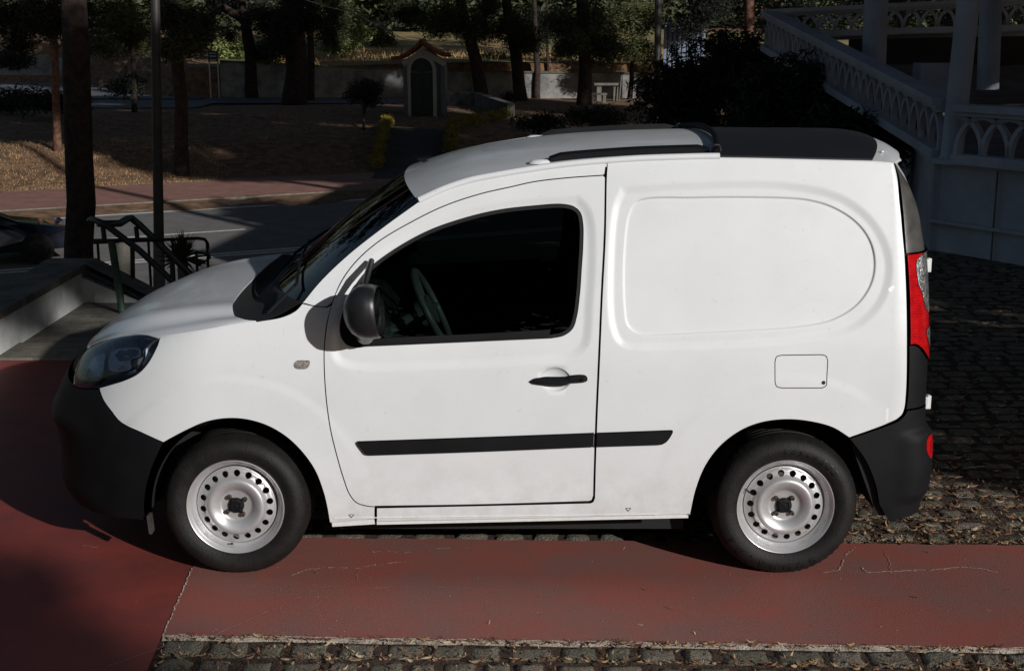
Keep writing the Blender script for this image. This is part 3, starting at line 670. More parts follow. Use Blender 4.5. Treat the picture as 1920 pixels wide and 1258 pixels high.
# --- door mirror (sub-part of the door)
def mirror(parent, flip):
    cx, cy, cz = -.588, 5.262, float(at(686, 584, 5.262).z)
    def Y(y): return 2*YC-y if flip else y
    b = MB(); rows = []
    prof = [(-.078, .02), (-.074, .30), (-.062, .55), (-.040, .80), (-.010, .96), (.020, 1.0), (.040, .99), (.052, .965), (.066, .95), (.072, .90)]
    for dx, k in prof:
        r = []
        for i in range(33):
            a = 2*math.pi*i/32; ca, sa = math.cos(a), math.sin(a); e = .82
            yy = .105*k*abs(ca)**e*(1 if ca >= 0 else -1); zz = .106*k*abs(sa)**e*(1 if sa >= 0 else -1)
            r.append((cx+dx*.94+.10*(yy)-.16*zz*(dx+.1)*3, Y(cy+yy), cz+zz*1.02-.012*dx))
        rows.append(r)
    b.grid(rows); h = b.build('door_mirror', M['mirror'], parent, smooth=True, angle=180)
    g_ = MB(); g_.grid([[(cx+.058+.10*(rows[-1][i][1]-Y(cy))*k*(-1 if flip else 1), Y(cy)+(rows[-1][i][1]-Y(cy))*k, cz+(rows[-1][i][2]-cz)*k) for i in range(33)] for k in (.001, .93)])
    g_.build('mirror_glass', M['chrome'], h)
    s_ = MB(); s_.tube([(cx+.02, Y(cy+.02), cz-.075), (cx+.0, Y(cy+.09), cz-.120), (cx-.01, Y(5.42), cz-.125)], [.035, .034, .045], 12); s_.build('mirror_arm', M['mirror'], h, smooth=True); s_ = MB(); s_.tube([(cx-.0, Y(cy+.03), cz+.07), (cx+.012, Y(cy+.10), cz+.13), (cx+.02, Y(5.455), cz+.17)], [.010, .014, .012], 8)
    s_.build('mirror_arm', M['mirror'], h, smooth=True)
M['mirror'] = mat('mirror_shell', (.016, .016, .017), .36, var=.3, scale=14, bump=.05, bscale=400)
TRI = poly(seg((641, 585), (652, 556), (668, 532), (672, 560), (668, 600), (676, 632), (690, 650)), seg((690, 650), (670, 653), (650, 648), (638, 632), (636, 610), (641, 585)))
dual('mirror_base', TRI, M['black'], off=.006, h=.02, lip=.015)
mirror(doors[0], 0); mirror(doors[1], 1)
# --- wheels
def rim_profile():
    # (r, depth behind flange face)
    return [(.054, .026), (.066, .024), (.078, .012), (.094, .001), (.108, -.004), (.120, .001), (.127, .014), (.132, .022), (.158, .028), (.164, .036)]
RP = rim_profile()
def rdep(r): return np.interp(r, [0]+[q[0] for q in RP], [.026]+[q[1] for q in RP])
def wheel(cx, front, flip, rot):
    yf = 5.452; cz = .302
    def Yf(d): y = yf+d; return 2*YC-y if flip else y
    loc = (cx, Yf(.1), cz)
    e = bpy.data.objects.new('wheel', None); C.objects.link(e); e.location = Vector(loc)-VAN.location; e.parent = VAN
    def fixy(b):
        if flip: b.v = [(x, 2*YC-y, z) for x, y, z in b.v]
        return b
    # tyre
    t = MB(); prof = [(.200, .004), (.206, -.004), (.222, -.014), (.245, -.022), (.262, -.021), (.280, -.012), (.292, -.002), (.298, .006), (.3045, .016), (.309, .030)]
    for k in range(4): y0 = .040+k*.034; prof += [(.3105, y0), (.3105, y0+.022), (.303, y0+.025), (.303, y0+.031)]
    prof += [(.3105, .176), (.303, .192), (.28, .205), (.24, .206), (.20, .19)]
    n = 120; vs = []; fs = []; k = len(prof)
    for j in range(n):
        a = 2*math.pi*j/n
        for i, (r, o) in enumerate(prof):
            if j % 2 == 0 and i in (7, 8, 9): r -= .006 if i > 7 else .0035     # shoulder blocks
            z = r*math.sin(a)
            if z < -.296: z = -.296-(abs(z)-.296)*.25                         # loaded contact patch
            vs.append((cx+r*math.cos(a), yf+o, cz+z))
    for j in range(n):
        for i in range(k-1): q = (j+1) % n; fs.append((j*k+i, q*k+i, q*k+i+1, j*k+i+1))
    t.add(vs, fs); ty = fixy(t).build('tyre', M['tyre'], e, smooth=True, angle=35)
    if not flip:
        fnt = bpy.data.curves
        def arc_text(txt, r0, a0, da, size, bottom, shear=0):
            for i, ch in enumerate(txt):
                cu = bpy.data.curves.new('letter', 'FONT'); cu.body = ch; cu.size = size; cu.extrude = .0015; cu.align_x = 'CENTER'; cu.align_y = 'CENTER'; cu.shear = shear; cu.offset = .0012; cu.resolution_u = 2
                tmp = bpy.data.objects.new('t', cu); me = bpy.data.meshes.new_from_object(tmp); bpy.data.objects.remove(tmp)
                a = a0-da*i                                     # clockwise as seen from outside
                th = a-math.pi/2
                vsx = []
                for v_ in me.vertices:
                    x, y, z = v_.co; X = x*math.cos(th)-y*math.sin(th)+r0*math.cos(a); Z = x*math.sin(th)+y*math.cos(th)+r0*math.sin(a)
                    rr_ = math.hypot(X, Z); yo = np.interp(rr_, [.222, .245, .262, .280, .292], [-.014, -.022, -.021, -.012, -.002]); vsx.append((cx+X, yf+yo-.001-z, cz+Z))
                L.add(vsx, [tuple(p.vertices) for p in me.polygons]); bpy.data.meshes.remove(me)
        L = MB()
        if not front:
            for wd_, a0, da, sz_, sh_, r0_ in (('GOODRIDE', R(-62), R(12.2), .042, 0, .264), ('SuperECO', R(93), R(7.6), .034, .3, .250)):
                L = MB(); arc_text(wd_, r0_, a0, da, sz_, False, sh_); L.build('lettering', M['letter'], ty)
    # rim barrel + flange
    rm = MB(); rm.lathe([(.207, .006), (.2075, -.004), (.204, -.008), (.200, -.006), (.197, .002), (.190, .006), (.186, .012), (.184, .024), (.176, .030), (.170, .044), (.168, .060), (.168, .17)], (cx, yf, cz), 'y', 96)
    o = fixy(rm).build('rim', M['steel'], e, smooth=True, angle=50)
    # disc with a ring of ventilation holes
    pl = np.array([(.169*math.cos(2*math.pi*i/96), .169*math.sin(2*math.pi*i/96)) for i in range(96)])
    holes = []
    for i in range(18):
        a = 2*math.pi*i/18+rot; c = (.1425*math.cos(a), .1425*math.sin(a)); holes.append(np.array([(c[0]+.0138*math.cos(2*math.pi*k/20), c[1]+.0138*math.sin(2*math.pi*k/20)) for k in range(20)]))
    fts = [np.array([(r*math.cos(a), r*math.sin(a)) for a in np.linspace(0, 2*math.pi, 72, endpoint=False)]) for r in (.04, .054, .060, .066, .072, .078, .086, .094, .101, .108, .115, .120, .124, .127, .132, .160)]
    V, T = tri(pl, holes, fts, .02)
    def wf(x, z): r = np.hypot(x, z); return np.stack([cx+x, yf+rdep(r), cz+z], -1)
    X = wf(V[:, 0], V[:, 1]); ee = .004
    A_ = wf(V[:, 0]+ee, V[:, 1])-wf(V[:, 0]-ee, V[:, 1]); B_ = wf(V[:, 0], V[:, 1]+ee)-wf(V[:, 0], V[:, 1]-ee); N_ = np.cross(A_, B_); N_ /= np.linalg.norm(N_, axis=1, keepdims=True)
    verts = [tuple(q) for q in X]; nor = [tuple(q) for q in N_]; faces = [tuple(int(i) for i in q) for q in T]
    for hl_ in holes:
        E = wf(hl_[:, 0], hl_[:, 1]); b0 = len(verts); verts += [tuple(q) for q in E]+[tuple(q+np.array([0, .006, 0])) for q in E]; cc = E.mean(0)
        nn = [tuple((cc-q)/np.linalg.norm(cc-q)) for q in E]; nor += nn*2; faces += [(b0+i, b0+(i+1) % 20, b0+20+(i+1) % 20, b0+20+i) for i in range(20)]
    if flip: verts = [(x, 2*YC-y, z) for x, y, z in verts]; nor = [(x, -y, z) for x, y, z in nor]; faces = [q[::-1] for q in faces]
    me = bpy.data.meshes.new('wheel_disc'); me.from_pydata(verts, [], faces); me.update(); me.polygons.foreach_set('use_smooth', [True]*len(me.polygons)); me.normals_split_custom_set_from_vertices(nor)
    link('wheel_disc', me, M['steel'], e)
    bk = MB(); bk.lathe([(.0, .075), (.120, .075), (.150, .08), (.150, .15)], (cx, yf, cz), 'y', 40); fixy(bk).build('brake', M['steeld'], e)
    # centre cap with four lobes and bolts
    cp = MB(); n = 64; ringp = []
    for j in range(n):
        a = 2*math.pi*j/n; r = .033+.007*max(0, math.cos(4*(a-rot-.5)))**3; ringp.append((r, a))
    vs = []
    for kk, dd in ((1.0, .024), (.97, .016), (.80, .010), (.55, .009), (.50, .012), (.28, .012), (.0, .010)):
        for r, a in ringp: vs.append((cx+r*kk*math.cos(a), yf+dd, cz+r*kk*math.sin(a)))
    cp.add(vs, [(i*n+j, i*n+(j+1) % n, (i+1)*n+(j+1) % n, (i+1)*n+j) for i in range(6) for j in range(n)])
    fixy(cp).build('hub_cap', M['black'], e, smooth=True, angle=45)
    for i in range(4):
        a = rot+.5+math.pi/2*i; bx, bz = cx+.047*math.cos(a), cz+.047*math.sin(a); bb = MB(); bb.lathe([(.0095, .024), (.0095, .008), (.0055, .007), (.005, .012), (0, .012)], (bx, yf, bz), 'y', 12); fixy(bb).build('wheel_bolt', M['steeld'], e, smooth=True, angle=40)
    vb = MB(); a = rot+R(-105) if front else rot+R(140); vb.tube([(cx+.178*math.cos(a), yf+.03, cz+.178*math.sin(a)), (cx+.165*math.cos(a), yf+.0, cz+.165*math.sin(a))], .0042, 8); fixy(vb).build('valve', M['seal'], e)
wheel(HUBF[0], True, False, .12); wheel(HUBR[0], False, False, .30); wheel(HUBF[0], True, True, .4); wheel(HUBR[0], False, True, .9)
# --- wheel arches, floor, interior
for cx in (HUBF[0], HUBR[0]):
    RX = .365 if cx < 0 else .385
    for sg in (0, 1):
        b = MB(); rows = []
        for y in (5.50, 5.72):
            rows.append([(cx+RX*math.cos(a), (2*YC-y if sg else y), .27+.40*math.sin(a)) for a in np.linspace(.02, math.pi-.02, 30)])
        b.grid(rows); y = 5.72 if not sg else 2*YC-5.72
        c0 = len(b.v); b.add([(cx, y, .27)]+[(cx+RX*math.cos(a), y, .27+.40*math.sin(a)) for a in np.linspace(.02, math.pi-.02, 30)], [(0, i, i+1) for i in range(1, 30)])
        b.build('wheel_arch_liner', M['void'], VAN)
b = MB(); b.box((0, YC, .235), (1.50, 1.33, .21)); b.box((-1.3, YC, .30), (1.1, 1.0, .14)); b.box((1.2, YC, .30), (1.0, 1.0, .14)); b.box((-1.165, YC, .29), (.06, 1.45, .06)); b.box((1.15, YC, .29), (.06, 1.45, .06)); b.box((-1.72, YC, .26), (.35, 1.2, .05))
b.build('underbody', M['void'], VAN)
b = MB(); b.box((.50, YC, .95), (.03, 1.5, 1.2)); b.build('bulkhead', M['interior'], VAN)
b = MB(); dp = [(-1.0, 1.06), (-.80, 1.10), (-.62, 1.06), (-.54, .98), (-.60, .78), (-.95, .7)]
b.grid([[(x, y, z+dz*(z > .9)) for x, z in dp] for y, dz in [(5.58, 0), (5.75, .015), (5.95, .05), (6.1, .015), (6.5, 0.01), (7.0, 0)]]); b.build('dashboard', M['interior'], VAN, smooth=True, angle=60)
b = MB(); b.box((-.53, 5.70, 1.0), (.02, .13, .07)); b.tube([(-.545+.0, 5.70+.036*math.cos(a), 1.0+.03*math.sin(a)) for a in np.linspace(0, 6.28, 16)], .010, 6); b.build('air_vent', M['interior2'], VAN, smooth=True)
sw = MB(); c = Vector((-.355, 5.93, 1.055)); ax = Vector((-.86, 0, -.42)).normalized(); uu = Vector((0, 1, 0)); vv = ax.cross(uu)
sw.tube([c+(uu*math.cos(a)+vv*math.sin(a))*.185 for a in np.linspace(0, 2*math.pi, 41)], .016, 10, cap=False)
for a in (.1, math.pi-.1, -math.pi/2): sw.tube([c+ax*.02, c+(uu*math.cos(a)+vv*math.sin(a))*.18], .014, 6)
sw.tube([c+ax*-.005, c+ax*.06], [.07, .06], 16); sw.tube([c+ax*.05, c+ax*.3], .03, 10)
sw.build('steering_wheel', M['interior2'], VAN, smooth=True)
for y in (5.93, 6.70):
    b = MB(); b.box((.10, y, .62), (.50, .48, .16)); b.box((.36, y, .98), (.14, .46, .70), Matrix.Rotation(R(10), 3, 'Y')); b.box((.43, y, 1.42), (.09, .24, .16), Matrix.Rotation(R(10), 3, 'Y')); b.build('seat', M['cloth'], VAN, bevel=.03, smooth=True)
b = MB(); b.box((-.52, 6.25, 1.56), (.02, .20, .06)); b.tube([(-.50, 6.25, 1.62), (-.51, 6.25, 1.57)], .008, 6); b.build('rear_view_mirror', M['interior'], VAN, bevel=.005)
# exterior aerial at the front of the roof
b = MB(); p = rowsR[3, 30]; b.tube([(p[0]+.05, p[1]+.05, p[2]+.0), (p[0]+.03, p[1]+.05, p[2]+.02), (p[0]-.0, p[1]+.05, p[2]+.025)], [.014, .01, .004], 8); b.build('aerial', M['seal'], roof, smooth=True)
# ================================================================ GROUND, ROAD, TERRAIN
def sheet(name, pts, z, m, label=None, n=1):
    b = MB(); b.add([(p[0], p[1], z if len(p) < 3 else p[2]) for p in pts], [tuple(range(len(pts)))])
    o = b.build(name, m); return tag(o, kind='structure')
ZR = -2.1; RU = Vector((.885, .466)).normalized(); RN = Vector((-RU.y, RU.x))
def rd_(u, n): p = RU*u+RN*n; return (p.x, p.y)
def ss(a, b, x): t = max(0, min(1, (x-a)/(b-a))); return t*t*(3-2*t)
def nz(x, y, s=1, k=0): return noise.noise(Vector((x*s+k, y*s-k, k*1.7)))
def H(x, y):
    n = RN.x*x+RN.y*y; ey = 9.85+5.0*ss(-.3, 1.6, x); ln = 20.3
    # near embankment down to the road
    t = ss(0, 1, (y-ey)/max(1.0, (ln-RN.x*x)/RN.y-ey)); z = ZR*t
    if n > 33.4: z = -2.1+.13+ss(38.2, 43.5, n)*.86+ss(43, 55, n)*.16+.12*nz(x, y, .12, 3)*ss(38.5, 42, n)
    left = ss(-14.0, -14.8, x*66/max(y, 1)) if y > 60 else 0
    if y > 66.4 and left > .5: z = -1.0 if y < 84.2 else max(z, .3+(y-84)*.05)
    elif y > 66.4: z = max(z, .45+(y-66.4)*.035+.5*ss(72, 90, y)+.25*nz(x, y, .1, 5))
    if y > 56 and y <= 66.4: z = min(z, -1.0) if n > 40 else z
    return z
M['dirt'] = mat('needle_litter_ground', (.27, .145, .075), .95, col2=(.10, .06, .032), scale=3.2, bump=.8, bscale=9, detail=10)
M['meadow'] = mat('dry_meadow', (.42, .25, .11), .95, col2=(.13, .16, .05), scale=.35, bump=.8, bscale=3, detail=10)
M['asphalt'] = mat('asphalt', (.21, .195, .185), .85, col2=(.16, .15, .145), scale=2.5, bump=.25, bscale=200, detail=9)
M['asphalt_far'] = mat('far_asphalt', (.13, .135, .15), .85, var=.3, scale=.6)
M['line'] = mat('road_paint', (.85, .83, .76), .6, var=.25, scale=9, detail=9)
M['rpave'] = mat('red_pavement', (.36, .17, .13), .85, col2=(.25, .13, .10), scale=2, bump=.2, bscale=60, detail=9)
M['kerb'] = mat('kerb_concrete', (.21, .19, .15), .9, col2=(.11, .10, .08), scale=6, bump=.5, bscale=60, detail=9)
M['soil'] = mat('joint_soil', (.085, .045, .026), .95, col2=(.03, .018, .012), scale=30, bump=.7, bscale=90)
# terrain
b = MB(); xs = [-60, -45, -34, -26]+list(np.arange(-20, 20.1, 1.0))+[26, 34, 45, 60]; ys = [9.85]+list(np.arange(10.5, 34, .75))+list(np.arange(34, 66, 1.3))+[66.3, 66.5]+list(np.arange(68, 100, 3))+[110, 140, 200, 300, 420]
rows = [[(x*(1+max(0, y-60)/60), y, H(x, y)-.02) for x in xs] for y in ys]; b.grid(rows); tag(b.build('ground', M['dirt'], smooth=True, angle=180), kind='structure')
b = MB(); ys2 = [66.55]+list(np.arange(67.2, 96, 1.2)); b.grid([[(x, y, H(x, y)+.03) for x in np.arange(-30, 26, 1.2)] for y in ys2]); tag(b.build('meadow', M['meadow'], smooth=True, angle=180), kind='structure')
def roadsheet(name, n0, n1, z, m, u0=-45, u1=60, jag=0):
    b = MB(); k = 80; b.grid([[(*rd_(u0+(u1-u0)*i/k, n+(jag*nz(i, n, .9, 2) if n > 36 else 0)), z) for i in range(k+1)] for n in (n0, n1)]); return tag(b.build(name, m), kind='structure')
roadsheet('road', 22.4, 33.55, ZR+.004, M['asphalt'])
b = MB(); b.grid([[(*rd_(u, n), z) for u in (-45, 60)] for n, z in ((20.2, ZR+.13), (22.3, ZR+.13), (22.4, ZR+.12), (22.4, ZR-.05))]); tag(b.build('near_pavement', M['rpave']), kind='structure')
b = MB(); b.grid([[(*rd_(u, n), z) for u in np.linspace(-45, 60, 60)] for n, z in ((33.55, ZR-.05), (33.55, ZR+.03), (34.15, ZR+.05), (34.2, ZR+.14))]); tag(b.build('kerb', M['kerb']), kind='structure')
roadsheet('far_pavement', 34.2, 38.3, ZR+.142, M['rpave'], jag=.35)
def stripe(n, u0, u1, w=.15):
    b = MB(); b.grid([[(*rd_(u, nn), ZR+.009) for u in np.linspace(u0, u1, 20)] for nn in (n-w/2, n+w/2)]); return tag(b.build('road_marking', M['line']), kind='structure')
stripe(33.15, -45, 50, .20); stripe(26.05, -45, 50); stripe(26.32, -45, 50)
for k in range(-5, 7):
    u1_ = gnd(456, 429, ZR); uu_ = u1_.x*RU.x+u1_.y*RU.y; stripe(29.35, uu_-4.9+k*9.2, uu_+k*9.2)
b = MB(); b.grid([[(x, y, -.985) for x in (-60, -13.2)] for y in (57.5, 66)]); b.grid([[(x, y, -.985) for x in (-13.2, -5)] for y in (61, 66)]); tag(b.build('far_road', M['asphalt_far']), kind='structure')

# near ground: base sheet, painted concrete, kerb, setts
sheet('near_ground', [(-40, -60), (40, -60), (40, 3.6), (-40, 3.6)], -.012, M['dirt'])
sheet('joint_bed', [(-14, 3.5), (14, 3.5), (14, 14.9), (1.2, 14.9), (-.2, 9.86), (-14, 9.86)], -.015, M['soil'])
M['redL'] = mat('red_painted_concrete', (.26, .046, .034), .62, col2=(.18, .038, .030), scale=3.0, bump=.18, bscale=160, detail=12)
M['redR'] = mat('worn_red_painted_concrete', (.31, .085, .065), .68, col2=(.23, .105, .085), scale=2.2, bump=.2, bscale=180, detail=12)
def dust(m, amt=.5, sc=26, lo=.62):
    n = m.node_tree.nodes; l = m.node_tree.links; bs = n['Principled BSDF']; src = bs.inputs['Base Color'].links[0].from_socket
    tc = n.new('ShaderNodeTexCoord'); t = n.new('ShaderNodeTexNoise'); t.inputs['Scale'].default_value = sc; t.inputs['Detail'].default_value = 12; t.inputs['Roughness'].default_value = .8
    mp = n.new('ShaderNodeMapping'); mp.inputs['Scale'].default_value = (1, 2.2, 1); l.new(tc.outputs['Object'], mp.inputs[0]); l.new(mp.outputs[0], t.inputs[0])
    r = n.new('ShaderNodeMapRange'); r.inputs[1].default_value = lo; r.inputs[2].default_value = lo+.16; r.inputs[4].default_value = amt; l.new(t.outputs[0], r.inputs[0])
    mx = n.new('ShaderNodeMixRGB'); mx.inputs[2].default_value = (.27, .20, .16, 1); l.new(r.outputs[0], mx.inputs[0]); l.new(src, mx.inputs[1]); l.new(mx.outputs[0], bs.inputs['Base Color'])
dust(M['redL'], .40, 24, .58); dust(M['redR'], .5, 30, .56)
pA = gnd(360, 1065); pB = gnd(305, 1192); pC = gnd(275, 1258); pD = gnd(1920, 1216); pE = gnd(1920, 1022); pF = gnd(560, 1007)
sl_lo = (pD.y-pB.y)/(pD.x-pB.x); sl_up = (pE.y-pF.y)/(pE.x-pF.x); sm = (pA.x-pB.x)/(pA.y-pB.y)
lowY = lambda x: pB.y+sl_lo*(x-pB.x); upY = lambda x: pF.y+sl_up*(x-pF.x); seamX = lambda y: pB.x+sm*(y-pB.y)
def jl(a, b_, n, amp): return [(a[0]+(b_[0]-a[0])*i/n+random.uniform(-amp, amp)*(0 < i < n), a[1]+(b_[1]-a[1])*i/n+random.uniform(-amp, amp)*(0 < i < n)) for i in range(n+1)]
b = MB(); X0, X1 = seamX(upY(-1.3)), 9
up_e = [(x, upY(x)+random.uniform(-.008, .008)) for x in np.linspace(X0, X1, 160)]; lo_e = [(x, lowY(x)+random.uniform(-.005, .005)) for x in np.linspace(pB.x, X1, 160)]
b.grid([[(x, y, 0) for x, y in lo_e], [(x, y, 0) for x, y in up_e]]); b.grid([[(x, y, 0) for x, y in up_e], [(x, y+.003, -.03) for x, y in up_e]])
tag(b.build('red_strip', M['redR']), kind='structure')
yk = gnd(40, 675).y
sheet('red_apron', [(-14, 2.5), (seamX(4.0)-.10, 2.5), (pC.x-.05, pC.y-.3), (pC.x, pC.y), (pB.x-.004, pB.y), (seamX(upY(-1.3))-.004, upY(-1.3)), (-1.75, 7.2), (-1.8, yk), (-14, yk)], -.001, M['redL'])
M['edge'] = mat('bare_concrete_edge', (.48, .42, .34), .9, col2=(.24, .19, .15), scale=30, bump=.6, bscale=120, detail=9)
b = MB(); e1 = [(x, y) for x, y in lo_e]; b.grid([[(x, y+.006+random.uniform(-.004, .004), .002) for x, y in e1], [(x, y-.016+random.uniform(-.004, .004), -.012) for x, y in e1]]); tag(b.build('strip_edge', M['edge']), kind='structure')
def crack(pts, w, m, z=.003, n=14, amp=.006, skip=.0, name='crack'):
    b = MB(); P_ = [Vector(gnd(*p)) for p in pts]; out = []
    for a, c in zip(P_[:-1], P_[1:]):
        for i in range(n): out.append(a.lerp(c, i/n)+Vector((random.gauss(0, amp), random.gauss(0, amp), 0)))
    out.append(P_[-1]); 
    for i in range(len(out)-1):
        if random.random() < skip: continue
        a, c = out[i], out[i+1]; d = (c-a)*1.0; w_k = 1.25; d = Vector((-d.y, d.x, 0)).normalized()*w*w_k*random.uniform(.3, 1)
        b.add([(a-d*.7)+Vector((0, 0, z)), (a+d*.7)+Vector((0, 0, z)), (c+d)+Vector((0, 0, z)), (c-d)+Vector((0, 0, z))], [(0, 1, 2, 3)])
    return tag(b.build(name, m), kind='structure')
M['crackm'] = mat('crack_dust', (.72, .62, .54), .95, col2=(.40, .28, .22), scale=40, detail=9)
M['scratch'] = mat('scuff', (.48, .27, .23), .8, col2=(.32, .13, .11), scale=20, detail=9)
crack([(361, 1064), (340, 1113), (305, 1192)], .0035, M['crackm'], n=30, amp=.0025, skip=.15)
crack([(548, 1080), (575, 1068), (620, 1064), (672, 1066), (700, 1060), (760, 1054)], .0024, M['crackm'], n=12, amp=.0035, skip=.3)
crack([(672, 1066), (670, 1090)], .0015, M['scratch'], n=8, amp=.004)
crack([(400, 1191), (480, 1156), (604, 1100)], .0028, M['scratch'], n=6, amp=.0015, z=.0025)
crack([(604, 1100), (700, 1103), (830, 1101), (960, 1108)], .0016, M['scratch'], n=10, amp=.003, skip=.3, z=.0025)
crack([(200, 1250), (320, 1208)], .0022, M['scratch'], n=6, amp=.0015, z=.0025)
crack([(1540, 1075), (1575, 1068), (1588, 1040), (1600, 1030)], .0022, M['crackm'], n=8, amp=.004, skip=.2)
crack([(1615, 1063), (1625, 1074), (1690, 1071), (1760, 1068), (1800, 1064), (1835, 1066), (1870, 1074)], .0032, M['crackm'], n=14, amp=.003, skip=.1)
crack([(1660, 1034), (1668, 1050), (1672, 1070)], .0016, M['scratch'], n=8, amp=.004)
crack([(690, 1033), (760, 1037), (830, 1029), (960, 1025)], .0018, M['crackm'], n=10, amp=.004, skip=.5)
crack([(150, 1024), (185, 1026)], .003, M['scratch'], n=8, amp=.01, skip=.3)
# small chips on the paint
b = MB()
for i in range(420):
    x, y = random.uniform(-2.6, 4), random.uniform(3.9, 6.4); r = random.uniform(.001, .0038)
    if abs(x-seamX(y)) < .02 or not (lowY(x)+.01 < y < upY(x)-.01 or x < seamX(y)): continue
    a0 = random.random()*6; k = random.choice((3, 4, 5)); b.add([(x+r*random.uniform(.5, 1.3)*math.cos(a0+6.28*i_/k), y+r*random.uniform(.5, 1.3)*math.sin(a0+6.28*i_/k), .0035) for i_ in range(k)], [tuple(range(k))])
tag(b.build('grit', M['crackm']), kind='stuff', label='pale grit and chips scattered over the red painted concrete')
# kerb stones behind the apron
b = MB(); y2 = gnd(40, 646).y; b.box((-7.95, (yk+y2)/2, .0), (12.3, y2-yk, .03)); tag(b.build('threshold_kerb', M['kerb'], bevel=.004), kind='structure')

# setts
M['sett'] = mat('granite_setts', (.24, .20, .145), .88, col2=(.075, .068, .046), scale=38, bump=1.0, bscale=110, detail=12, island=[(.19, .165, .125), (.11, .11, .075), (.26, .225, .175), (.15, .125, .095)])
def setts(name, y0f, y1, x0, x1, pitch=.152):
    b = MB(); r = 0; y = y1
    rows_y = []
    while y > 3.5: rows_y.append(y); y -= pitch
    for y in rows_y:
        x = x0+random.uniform(0, .2); gx = random.uniform(.008, .020)
        while x < x1:
            wd = random.uniform(.135, .225); yl = y-pitch+random.uniform(.006, .013); yh = y-random.uniform(.004, .010); lo = y0f(x+wd/2)
            if yh-lo < .03: x += wd; continue
            yl = max(yl, lo+random.uniform(.0, .01)); k, q = (7, 6) if y < 9.5 else (4, 4)
            zz = random.uniform(-.006, .006); tx, ty = random.uniform(-.03, .03), random.uniform(-.03, .03); base_ = len(b.v); sk = random.uniform(-.012, .012)
            for i in range(k):
                for j in range(q):
                    u, v = i/(k-1), j/(q-1); ed = min(u, 1-u)*wd; ed2 = min(v, 1-v)*(yh-yl); e_ = min(ed, ed2)
                    px, py = x+u*(wd-gx)+sk*v, yl+v*(yh-yl)
                    if 0 < i < k-1 or 0 < j < q-1: pass
                    px += (.006*nz(px, py, 30, 1)); py += (.006*nz(px, py, 30, 9))
                    z = -.006+zz+(u-.5)*wd*tx+(v-.5)*.15*ty+.007*nz(px, py, 16, 4)+.004*nz(px, py, 45, 7)
                    if i in (0, k-1) or j in (0, q-1): z -= .022 if k > 4 else .008
                    elif e_ < .03: z -= .003
                    b.v.append((px, py, z))
            for i in range(k-1):
                for j in range(q-1): a = base_+i*q+j; b.f.append((a, a+q, a+q+1, a+1))
            x += wd
    return tag(b.build(name, M['sett'], smooth=True, angle=70, fix=False), kind='structure')
setts('cobble_paving', lambda x: upY(x)+.006, 14.8, -1.55, 7.6)
_lY = lowY
b0 = MB()
def setts_near():
    b = MB(); y = lowY(0)
    for r_ in range(8):
        x = pB.x-.45+random.uniform(0, .15)
        while x < 6.5:
            wd = random.uniform(.12, .20); xm = x+wd/2; top = lowY(xm)-r_*.150-.014; yl = top-.138+random.uniform(-.004, .006); yh = top+random.uniform(-.004, .003); lim = pB.x+(pC.x-pB.x)*((pB.y-top)/(pB.y-pC.y))
            gx = random.uniform(.010, .028)
            if x+wd < lim+.03: x += wd; continue
            xa = max(x, lim+.004+.01*random.random()); k, q = 9, 8; base_ = len(b.v); zz = random.uniform(-.004, .006); tx, ty = random.uniform(-.03, .03), random.uniform(-.03, .03); sk = random.uniform(-.01, .01)
            for i in range(k):
                for j in range(q):
                    u, v = i/(k-1), j/(q-1); px, py = xa+u*(x+wd-xa-gx)+sk*v, yl+v*(yh-yl); px += .007*nz(px, py, 26, 1); py += .006*nz(px, py, 26, 9)
                    z = -.006+zz+(u-.5)*wd*tx+(v-.5)*.15*ty+.007*nz(px, py, 16, 4)+.005*nz(px, py, 50, 7)
                    if i in (0, k-1) or j in (0, q-1): z -= .022
                    elif i in (1, k-2) or j in (1, q-2): z -= .003
                    b.v.append((px, py, z))
            for i in range(k-1):
                for j in range(q-1): a = base_+i*q+j; b.f.append((a, a+q, a+q+1, a+1))
            x += wd
    return tag(b.build('cobble_paving', M['sett'], smooth=True, angle=70, fix=False), kind='structure')
setts_near()
# dry leaf strips and needles caught in the joints
M['leaf'] = mat('dry_leaf', (.30, .17, .09), .8, island=[(.035, .016, .009), (.36, .22, .11), (.13, .045, .022), (.52, .38, .23), (.07, .028, .014), (.22, .10, .05)])
def litter(name, n, fx, fy, ang, lab, s0=.02, s1=.065, zt_=.004):
    b = MB()
    for i in range(n):
        x, y = fx(), fy(); y = y(x) if callable(y) else y
        if y is None or (y < pB.y+.1 and x < pB.x+(pC.x-pB.x)*(pB.y-y)/(pB.y-pC.y)+.02): continue
        L_ = random.uniform(s0, s1); w_ = random.uniform(.0018, .0055); a = ang(); z0 = random.uniform(-.012, zt_); cu = random.uniform(.0, .012); bd = random.gauss(0, .35); tw = random.uniform(-.9, .9)
        pts = []
        for k in range(5):
            t = k/4-.5; aa = a+bd*t*2; ww = w_*(1-abs(t*2)**2*.8); cx_ = x+L_*t*math.cos(aa); cy_ = y+L_*t*math.sin(aa); cz = z0+.004+cu*(t*2)**2
            nx, ny = -math.sin(aa)*ww, math.cos(aa)*ww; dz_ = ww*math.sin(tw+t); pts.append(((cx_+nx, cy_+ny, cz+dz_), (cx_-nx, cy_-ny, cz-dz_)))
        vs = [q for p in pts for q in p]; b.add(vs, [(2*k, 2*k+1, 2*k+3, 2*k+2) for k in range(4)])
    return tag(b.build(name, M['leaf'], fix=False), kind='stuff', label=lab)
rows_y = [14.8-.152*i for i in range(60)]
def ypick():
    def f(x):
        y = random.choice([q for q in rows_y if q > upY(x)+.0 and q < 6.0+9*random.random()**1.6] or [6.3]); return y+random.gauss(0, .012)
    return f
hz = lambda: random.gauss(0, .22)
